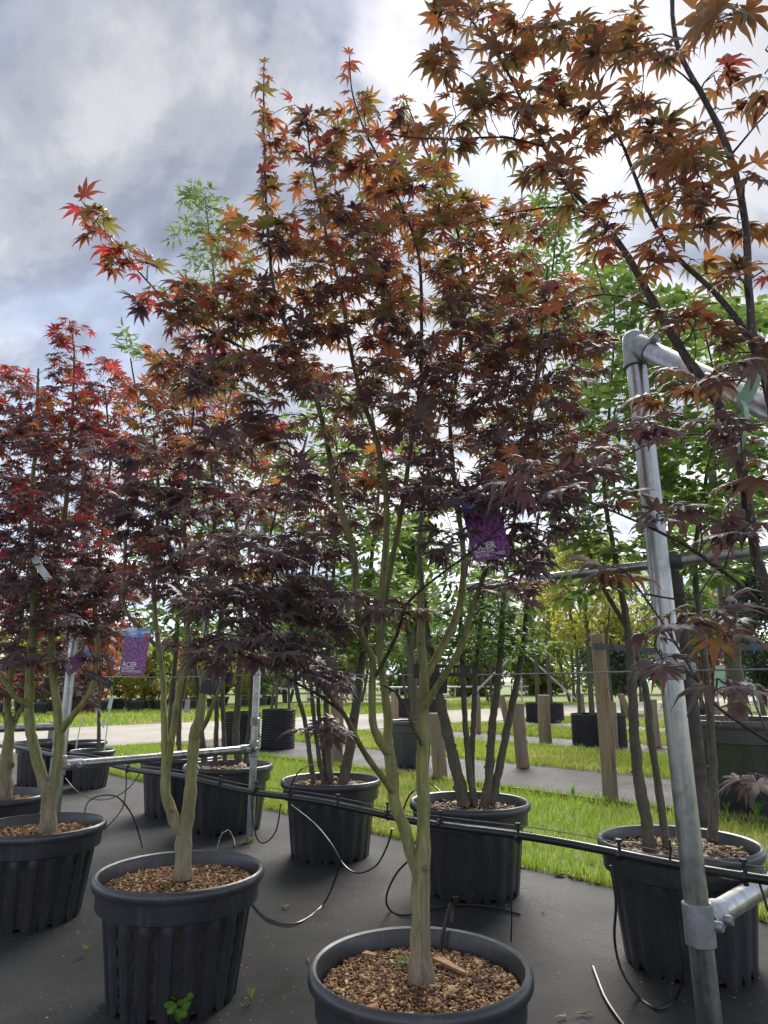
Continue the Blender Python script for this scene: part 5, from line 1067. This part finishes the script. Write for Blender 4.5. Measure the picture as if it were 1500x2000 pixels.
# ------------------------------------------------------------------ far benches with steel legs, and props
def bench(c, L_, h_, label):
    o = thing('nursery_bench', c, label, 'bench', 'long metal nursery benches'); e = Vector((NN[0], NN[1], 0)); s = Vector((U[0], U[1], 0))
    rot = Matrix(((e.x, s.x, 0), (e.y, s.y, 0), (0, 0, 1)))
    pobj('table_top', MB().box(Vector(c) + Vector((0, 0, h_)), (L_, 1.2, .07), rot), 'bench_metal', o, False)
    for k in range(5):
        for sg in (-.5, .5):
            p = Vector(c) + e * (k / 4 - .5) * L_ * .96 + s * sg; pobj('leg', MB().box(p + Vector((0, 0, h_ / 2 - .02)), (.05, .05, h_ - .04), rot), 'bench_metal', o, False)
    return o
bench(ab(24.5, 13), 14, .55, 'long low metal bench across the track behind the evergreen')
bench(ab(25.5, 30), 14, .55, 'long low metal bench far behind the tall timber post')
for i in range(9):   # crates of young plants below and on the benches
    g0 = ab(24.5 + random.uniform(-.3, .3), 7.5 + i * 1.35, .585); m_ = MB()
    m_.lathe([(.18, 0), (.22, .22), (.235, .225), (.235, .25), (.215, .25), (.20, .20), (.001, .2)], 12, g0)
    tag(recenter(obj('nursery_pot', m_.mesh('nursery_pot', True), 'plastic')), 'black pot standing on the long low metal bench', 'plant pot', 'pots on the bench')
def aframe(px, py, h_, w_, label):
    g0 = gp(px, py); o = thing('steel_prop', g0, label, 'pipe frame', 'far steel props')
    for sg, nm in ((-1, 'strut'), (1, 'strut')): pobj(nm, MB().tube([g0 + Vector((sg * w_, 0, 0)), g0 + Vector((sg * .05, 0, h_))], .035, 8), 'bench_metal', o)
    pobj('upright', MB().tube([g0, g0 + Vector((0, 0, h_ * 1.1))], .035, 8), 'bench_metal', o); pobj('crossbar', MB().tube([g0 + Vector((-.5, 0, h_)), g0 + Vector((.8, 0, h_))], .03, 8), 'bench_metal', o)
aframe(1020, 1378, 2.0, 2.2, 'white steel A-shaped prop across the gravel track')
aframe(1345, 1385, 1.5, .9, 'pale steel A-shaped prop beyond the big wide tub')
# green hoarding panel far right
g0 = gp(1445, 1388); m_ = MB(); m_.box(g0 + Vector((0, 0, .95)), (1.3, .06, .75)); 
ho = thing('banner_panel', g0, 'mint green panel on two posts in the far background', 'panel'); pobj('panel', m_, 'mint_plastic', ho, False)
for sg in (-.6, .6): pobj('post', MB().tube([g0 + Vector((sg, .05, 0)), g0 + Vector((sg, .05, 1.4))], .03, 8), 'bench_metal', ho)
# ================================================================== LABELS AND TIES
def text_mesh(body, size, name):
    cu = bpy.data.curves.new(name, 'FONT'); cu.body = body; cu.size = size; cu.offset = size * .015; tmp = bpy.data.objects.new(name, cu); COL.objects.link(tmp)
    bpy.context.view_layer.update(); me = bpy.data.meshes.new_from_object(tmp.evaluated_get(bpy.context.evaluated_depsgraph_get())); me.name = name
    bpy.data.objects.remove(tmp); return me
def picture_label(c, wd, ht, yaw, roll, label, pitch=0.0):
    o = thing('plant_label', c, label, 'plant label', 'printed maple labels'); o.rotation_euler = (pitch, roll, yaw)
    rc = wd * .12; pts = []
    for cx, cy, a0 in ((wd / 2 - rc, ht / 2 - rc, 0), (-wd / 2 + rc, ht / 2 - rc, 90), (-wd / 2 + rc, -ht / 2 + rc, 180), (wd / 2 - rc, -ht / 2 + rc, 270)):
        for k in range(5): a = R(a0 + 22.5 * k); pts.append((cx + rc * math.cos(a), cy + rc * math.sin(a)))
    n = len(pts); V = [(x, -.0006 + .05 * x * x, z) for x, z in pts] + [(x, .0006 + .05 * x * x, z) for x, z in pts]
    f = [tuple(range(n))[::-1], tuple(range(n, 2 * n))] + [(k, (k + 1) % n, n + (k + 1) % n, n + k) for k in range(n)]
    me = MB().add(V, f).mesh('card'); me.materials.append(MATS['label_print']); c1 = bpy.data.objects.new('card', me); COL.objects.link(c1); c1.parent = o
    for body, sz, x, z in (('ACER', wd * .24, -wd * .44, -ht * .33), ('PALMATUM', wd * .10, -wd * .44, -ht * .385), ("'BLOODGOOD'", wd * .115, -wd * .45, -ht * .445)):
        tm = text_mesh(body, sz, 'lettering'); tm.materials.append(MATS['lettering']); to = bpy.data.objects.new('lettering', tm); COL.objects.link(to); to.parent = o; to.location = (x, -.0014, z); to.rotation_euler = (math.pi / 2, 0, 0)
    lo = MB().tube([Vector((0, -.001, ht * .44)), Vector((.004, -.004, ht * .52)), Vector((.0, .004, ht * .62)), Vector((-.004, .004, ht * .52)), Vector((0, .002, ht * .44))], .0012, 5); me = lo.mesh('loop', True); me.materials.append(MATS['tube_plastic']); c2 = bpy.data.objects.new('loop', me); COL.objects.link(c2); c2.parent = o
    return o
c_ = aty(264, 1272, P2.y - .16); d_ = depth(c_); picture_label(c_, 52 * d_ / F, 90 * d_ / F, R(-8), R(3), 'purple picture label hanging from the slender forked maple')
c_ = aty(948, 1030, P1.y - .21); d_ = depth(c_); picture_label(c_, 76 * d_ / F, 132 * d_ / F, R(6), R(-9), 'purple picture label among the leaves of the tallest maple', R(-8))
c_ = aty(152, 1290, P3.y + .02); d_ = depth(c_); picture_label(c_, 26 * d_ / F, 66 * d_ / F, R(66), R(50), 'dark purple picture label twisted beside the steel post')
def slip(pa, pb, wd, m, label, bend=.0):
    pa, pb = Vector(pa), Vector(pb); e = (pb - pa); s_ = e.cross(Vector((0, 1, 0))).normalized() * wd / 2; V = []; f = []
    for i in range(5):
        u = i / 4; p = pa.lerp(pb, u) + Vector((0, -bend * math.sin(u * 3.14), 0)); V += [p - s_, p + s_, p + s_ + Vector((0, .001, 0)), p - s_ + Vector((0, .001, 0))]
        if i:
            q = (i - 1) * 4; f += [(q + k, q + (k + 1) % 4, q + 4 + (k + 1) % 4, q + 4 + k) for k in range(4)]
    f += [(0, 1, 2, 3), (16, 19, 18, 17)]
    return tag(recenter(obj('plant_tag', MB().add(V, f), m)), label, 'plant tag')
yy = P3.y - .34; slip(aty(66, 1088, yy), aty(97, 1133, yy), .026, 'white_plastic', 'pale slip tag caught in the stems of the dense crimson maple', .01)
slip(aty(1447, 775, .857), aty(1444, 885, .86), .006, 'mint_plastic', 'mint green ribbon tag hanging on the open brown-stemmed maple', .02)
slip(aty(1474, 728, .85), aty(1448, 790, .855), .018, 'mint_plastic', 'wide mint green tag loop on the open brown-stemmed maple', .01)
slip(aty(394, 1186, P2.y - .1), aty(406, 1262, P2.y - .1), .010, 'mint_plastic', 'thin mint ribbon tag on the slender forked maple', .02)
slip(aty(367, 1366, P5.y - .3), aty(364, 1392, P5.y - .3), .03, 'white_plastic', 'white slip tag on a stem of the loose light green tree')
for (px0, py0, px1, py1, wd, lab) in ((216, 1368, 203, 1470, .010, 'white plant stick with a paddle head in the small pot under the rail'), (160, 1400, 148, 1462, .010, 'thin white plant stick left of the paddle stick'), (186, 1387, 203, 1421, .016, 'tilted white slip beside the paddle stick')):
    slip(aty(px0, py0, P10.y), aty(px1, py1, P10.y), wd, 'white_plastic', lab)
slip(aty(218, 1362, P10.y - .01), aty(213, 1385, P10.y - .01), .035, 'white_plastic', 'white paddle head of the plant stick by the rail')
# rubber tree ties: slotted strap, keeper and buckle block
def tree_tie(c, L_, yaw, pitch_, label, sc=1.0, block=True):
    o = thing('tree_tie', c, label, 'tree tie', 'black rubber tree ties'); o.rotation_euler = (0, pitch_, yaw)
    def part(nm, mb, sm=False):
        me = mb.mesh(nm, sm); me.materials.append(MATS['rubber']); q = bpy.data.objects.new(nm, me); COL.objects.link(q); q.parent = o
    hgt = .026 * sc; th = .004; mb = MB(); ns = max(4, int(L_ / .0085 / sc)); x0 = -.012
    mb.box((L_ / 2, 0, hgt / 2 - .004), (L_, th, .0075)); mb.box((L_ / 2, 0, -hgt / 2 + .004), (L_, th, .0075))
    for i in range(ns + 1): mb.box((L_ * i / ns, 0, 0), (.0036, th * .9, hgt - .010))
    mb.add([(L_ - .001, -th / 2, -hgt / 2), (L_ - .001, -th / 2, hgt / 2), (L_ + .014, -th / 2, .002), (L_ + .014, -th / 2, -.004), (L_ - .001, th / 2, -hgt / 2), (L_ - .001, th / 2, hgt / 2), (L_ + .014, th / 2, .002), (L_ + .014, th / 2, -.004)], [(0, 1, 2, 3), (7, 6, 5, 4), (0, 4, 5, 1), (1, 5, 6, 2), (2, 6, 7, 3), (3, 7, 4, 0)])
    part('strap', mb)
    kp = MB(); kp.box((-.006, -.002, -.003), (.018 * sc, .012, hgt * 1.25)); part('keeper', kp)
    if block:
        bk = MB(); bk.box((.042 * sc, .016, -.032 * sc), (.042 * sc, .03, .038 * sc)); bk.box((.042 * sc, .0, -.032 * sc), (.030 * sc, .006, .026 * sc)); part('buckle', bk)
c_ = aty(820, 1308, P1.y + .03); tree_tie(c_, .122, .04, R(1.5), 'black slotted rubber tie strapping the tallest maple to the cable')
c_ = aty(212, 1334, P3.y - .06); tree_tie(c_, .10, math.pi + .1, R(-24), 'black rubber tie angled across the dense crimson maple stem', 1.0, False)
c_ = aty(445, 1322, P2.y - .04); tree_tie(c_, .05, math.pi - .1, R(-6), 'black rubber tie on the right stem of the slender maple', 1.1)
# ================================================================== GROUND LITTER AND WEEDS
def offcut(px, py, z, L_, wd, yaw, label):
    c = atz(px, py, z); rot = Matrix.Rotation(yaw, 3, 'Z') @ Matrix.Rotation(.08, 3, 'Y'); m_ = MB()
    v = [rot @ Vector(p) for p in ((-L_ / 2, -wd / 2, 0), (L_ / 2, -wd * .15, 0), (L_ * .45, wd * .2, 0), (-L_ * .4, wd / 2, 0), (-L_ / 2, -wd / 2, .005), (L_ / 2, -wd * .15, .005), (L_ * .45, wd * .2, .005), (-L_ * .4, wd / 2, .005))]
    m_.add([c + p for p in v], [(3, 2, 1, 0), (4, 5, 6, 7), (0, 1, 5, 4), (1, 2, 6, 5), (2, 3, 7, 6), (3, 0, 4, 7)])
    tag(recenter(obj('wood_offcut', m_, 'cut_wood')), label, 'wood chip', 'loose wood chips')
offcut(880, 1888, .288, .085, .022, -.85, 'long orange wood sliver beside the trunk in the nearest pot')
offcut(722, 1866, .288, .030, .018, -.4, 'small orange wood chip on the mulch of the nearest pot')
offcut(995, 1872, .288, .035, .016, -.9, 'reddish chip at the rim in the nearest pot')
offcut(1012, 1885 - 345, .318, .035, .022, .3, 'orange chip on the soil of the fan-stem pot')
for i in range(34):   # dry leaves gathered along the edge of the turf
    a_ = random.choice([random.uniform(1.2, 3.2), random.uniform(1.0, 6.5)]); c = ab(a_, 3.03 + random.gauss(-.02, .03), .003); m_ = MB(); L_ = random.uniform(.02, .045); rot = Matrix.Rotation(random.uniform(0, 6.28), 3, 'Z') @ Matrix.Rotation(random.uniform(-.4, .4), 3, 'X')
    m_.add([c + rot @ Vector(p) for p in ((-L_, 0, .004), (-.2 * L_, -.45 * L_, .010), (L_, 0, .004), (-.1 * L_, .45 * L_, .012), (0, 0, .002))], [(0, 1, 4), (1, 2, 4), (2, 3, 4), (3, 0, 4)])
    tag(recenter(obj('fallen_leaf', m_, 'dead_leaf')), 'dry tan leaf lying along the edge of the turf', 'fallen leaf', 'fallen leaves along the turf edge')
for i, (px, py) in enumerate([(552, 1772), (560, 1770), (1135, 1978), (1105, 1985), (1058, 1782), (602, 1876), (1350, 1888), (965, 1590), (1140, 1700)]):
    c = ground(px, py); m_ = MB()
    for k in range(3):
        a = random.uniform(0, 6.28); e = Vector((math.cos(a), math.sin(a), .02)) * random.uniform(.012, .035); m_.tube([c, c + e * .6 + Vector((0, 0, .003)), c + e], [.002, .0018, .001], 5)
    tag(recenter(obj('twig_scrap', m_, 'dead_leaf')), 'scrap of dry twig lying on the black fabric', 'twig', 'twig scraps on the fabric')
def weed(c, n, h_, label, broad=False, col=((.12, .26, .03), (.35, .6, .08))):
    V_, T_, C_, R_ = [], [], [], []; c = Vector(c); V = []; T = []
    for k in range(n):
        a = random.uniform(0, 6.28); d = Vector((math.cos(a), math.sin(a), 0)); s_ = Vector((-d.y, d.x, 0)); hh = h_ * random.uniform(.5, 1); out_ = hh * random.uniform(.3, .9); o = len(V)
        if not broad:
            wv_ = .0022; V += [c - s_ * wv_, c + s_ * wv_, c + d * out_ * .4 + s_ * wv_ + Vector((0, 0, hh * .7)), c + d * out_ * .4 - s_ * wv_ + Vector((0, 0, hh * .7)), c + d * out_ + Vector((0, 0, hh))]
            T += [(o, o + 1, o + 2), (o, o + 2, o + 3), (o + 3, o + 2, o + 4)]
        else:
            e = c + d * out_ + Vector((0, 0, hh)); r_ = h_ * .17; V += [c - s_ * .001, c + s_ * .001, e]; T += [(o, o + 1, o + 2)]
            nrm = Vector((random.gauss(0, .3), -.5 + random.gauss(0, .3), 1)).normalized(); x_ = nrm.orthogonal().normalized(); y_ = nrm.cross(x_); o2 = len(V); V.append(e)
            for j in range(7): an = 6.28 * j / 7; V.append(e + (x_ * math.cos(an) + y_ * math.sin(an)) * r_)
            T += [(o2, o2 + 1 + j, o2 + 1 + (j + 1) % 7) for j in range(7)]
    V = np.array([tuple(p) for p in V]); me = npmesh('weed', V, np.array(T), {'Col': np.tile(np.array(col[0]), (len(V), 1)), 'Tra': np.tile(np.array(col[1]), (len(V), 1))})
    return tag(recenter(obj('weed', me, 'grass_blade')), label, 'weed')
v2 = Vector((P2.x, P2.y, 0)).normalized()
cw = Vector((P2.x, P2.y, 0)) - v2 * .205 + Vector((.0, 0, .015)); weed(cw + Vector((.02, 0, 0)), 26, .055, 'bright clover-like weed growing from the foot of the slotted pot', True)
weed(ground(168, 1862), 16, .03, 'lone small grass tuft on the fabric left of the weedy pot', False, ((.22, .26, .07), (.4, .5, .1)))
weed(ground(925, 1762), 14, .06, 'grass tuft at the foot of the fan-stem pot'); weed(ground(890, 1760), 8, .03, 'tiny leafy seedling beside the grass tuft', True)
weed(ground(700, 1660), 9, .045, 'broad-leaved seedling at the foot of the five-stem pot', True); weed(ground(1233, 1855), 10, .05, 'thin weed at the foot of the pot by the tall post')
weed(ground(488, 1650), 14, .045, 'grass tuft at the foot of the braced steel post'); weed(ground(410, 1965), 9, .08, 'wispy grass at the foot of the weedy slotted pot')
weed(ground(1478, 1600), 26, .14, 'tall seeding grass beside the big wide tub'); weed(ground(1420, 1590), 20, .10, 'grass clump at the foot of the big wide tub')
weed(ground(1120, 1555), 30, .10, 'straggly grass along the edging strip'); weed(ground(630, 1480), 30, .12, 'long grass beside the tall dimpled container'); weed(ground(490, 1955), 8, .05, 'pale fine weed right of the weedy slotted pot')
weed(pz(785, 1892, .285), 26, .02, 'small pale green moss tuft at the trunk foot in the nearest pot', True, ((.16, .22, .08), (.3, .4, .12)))
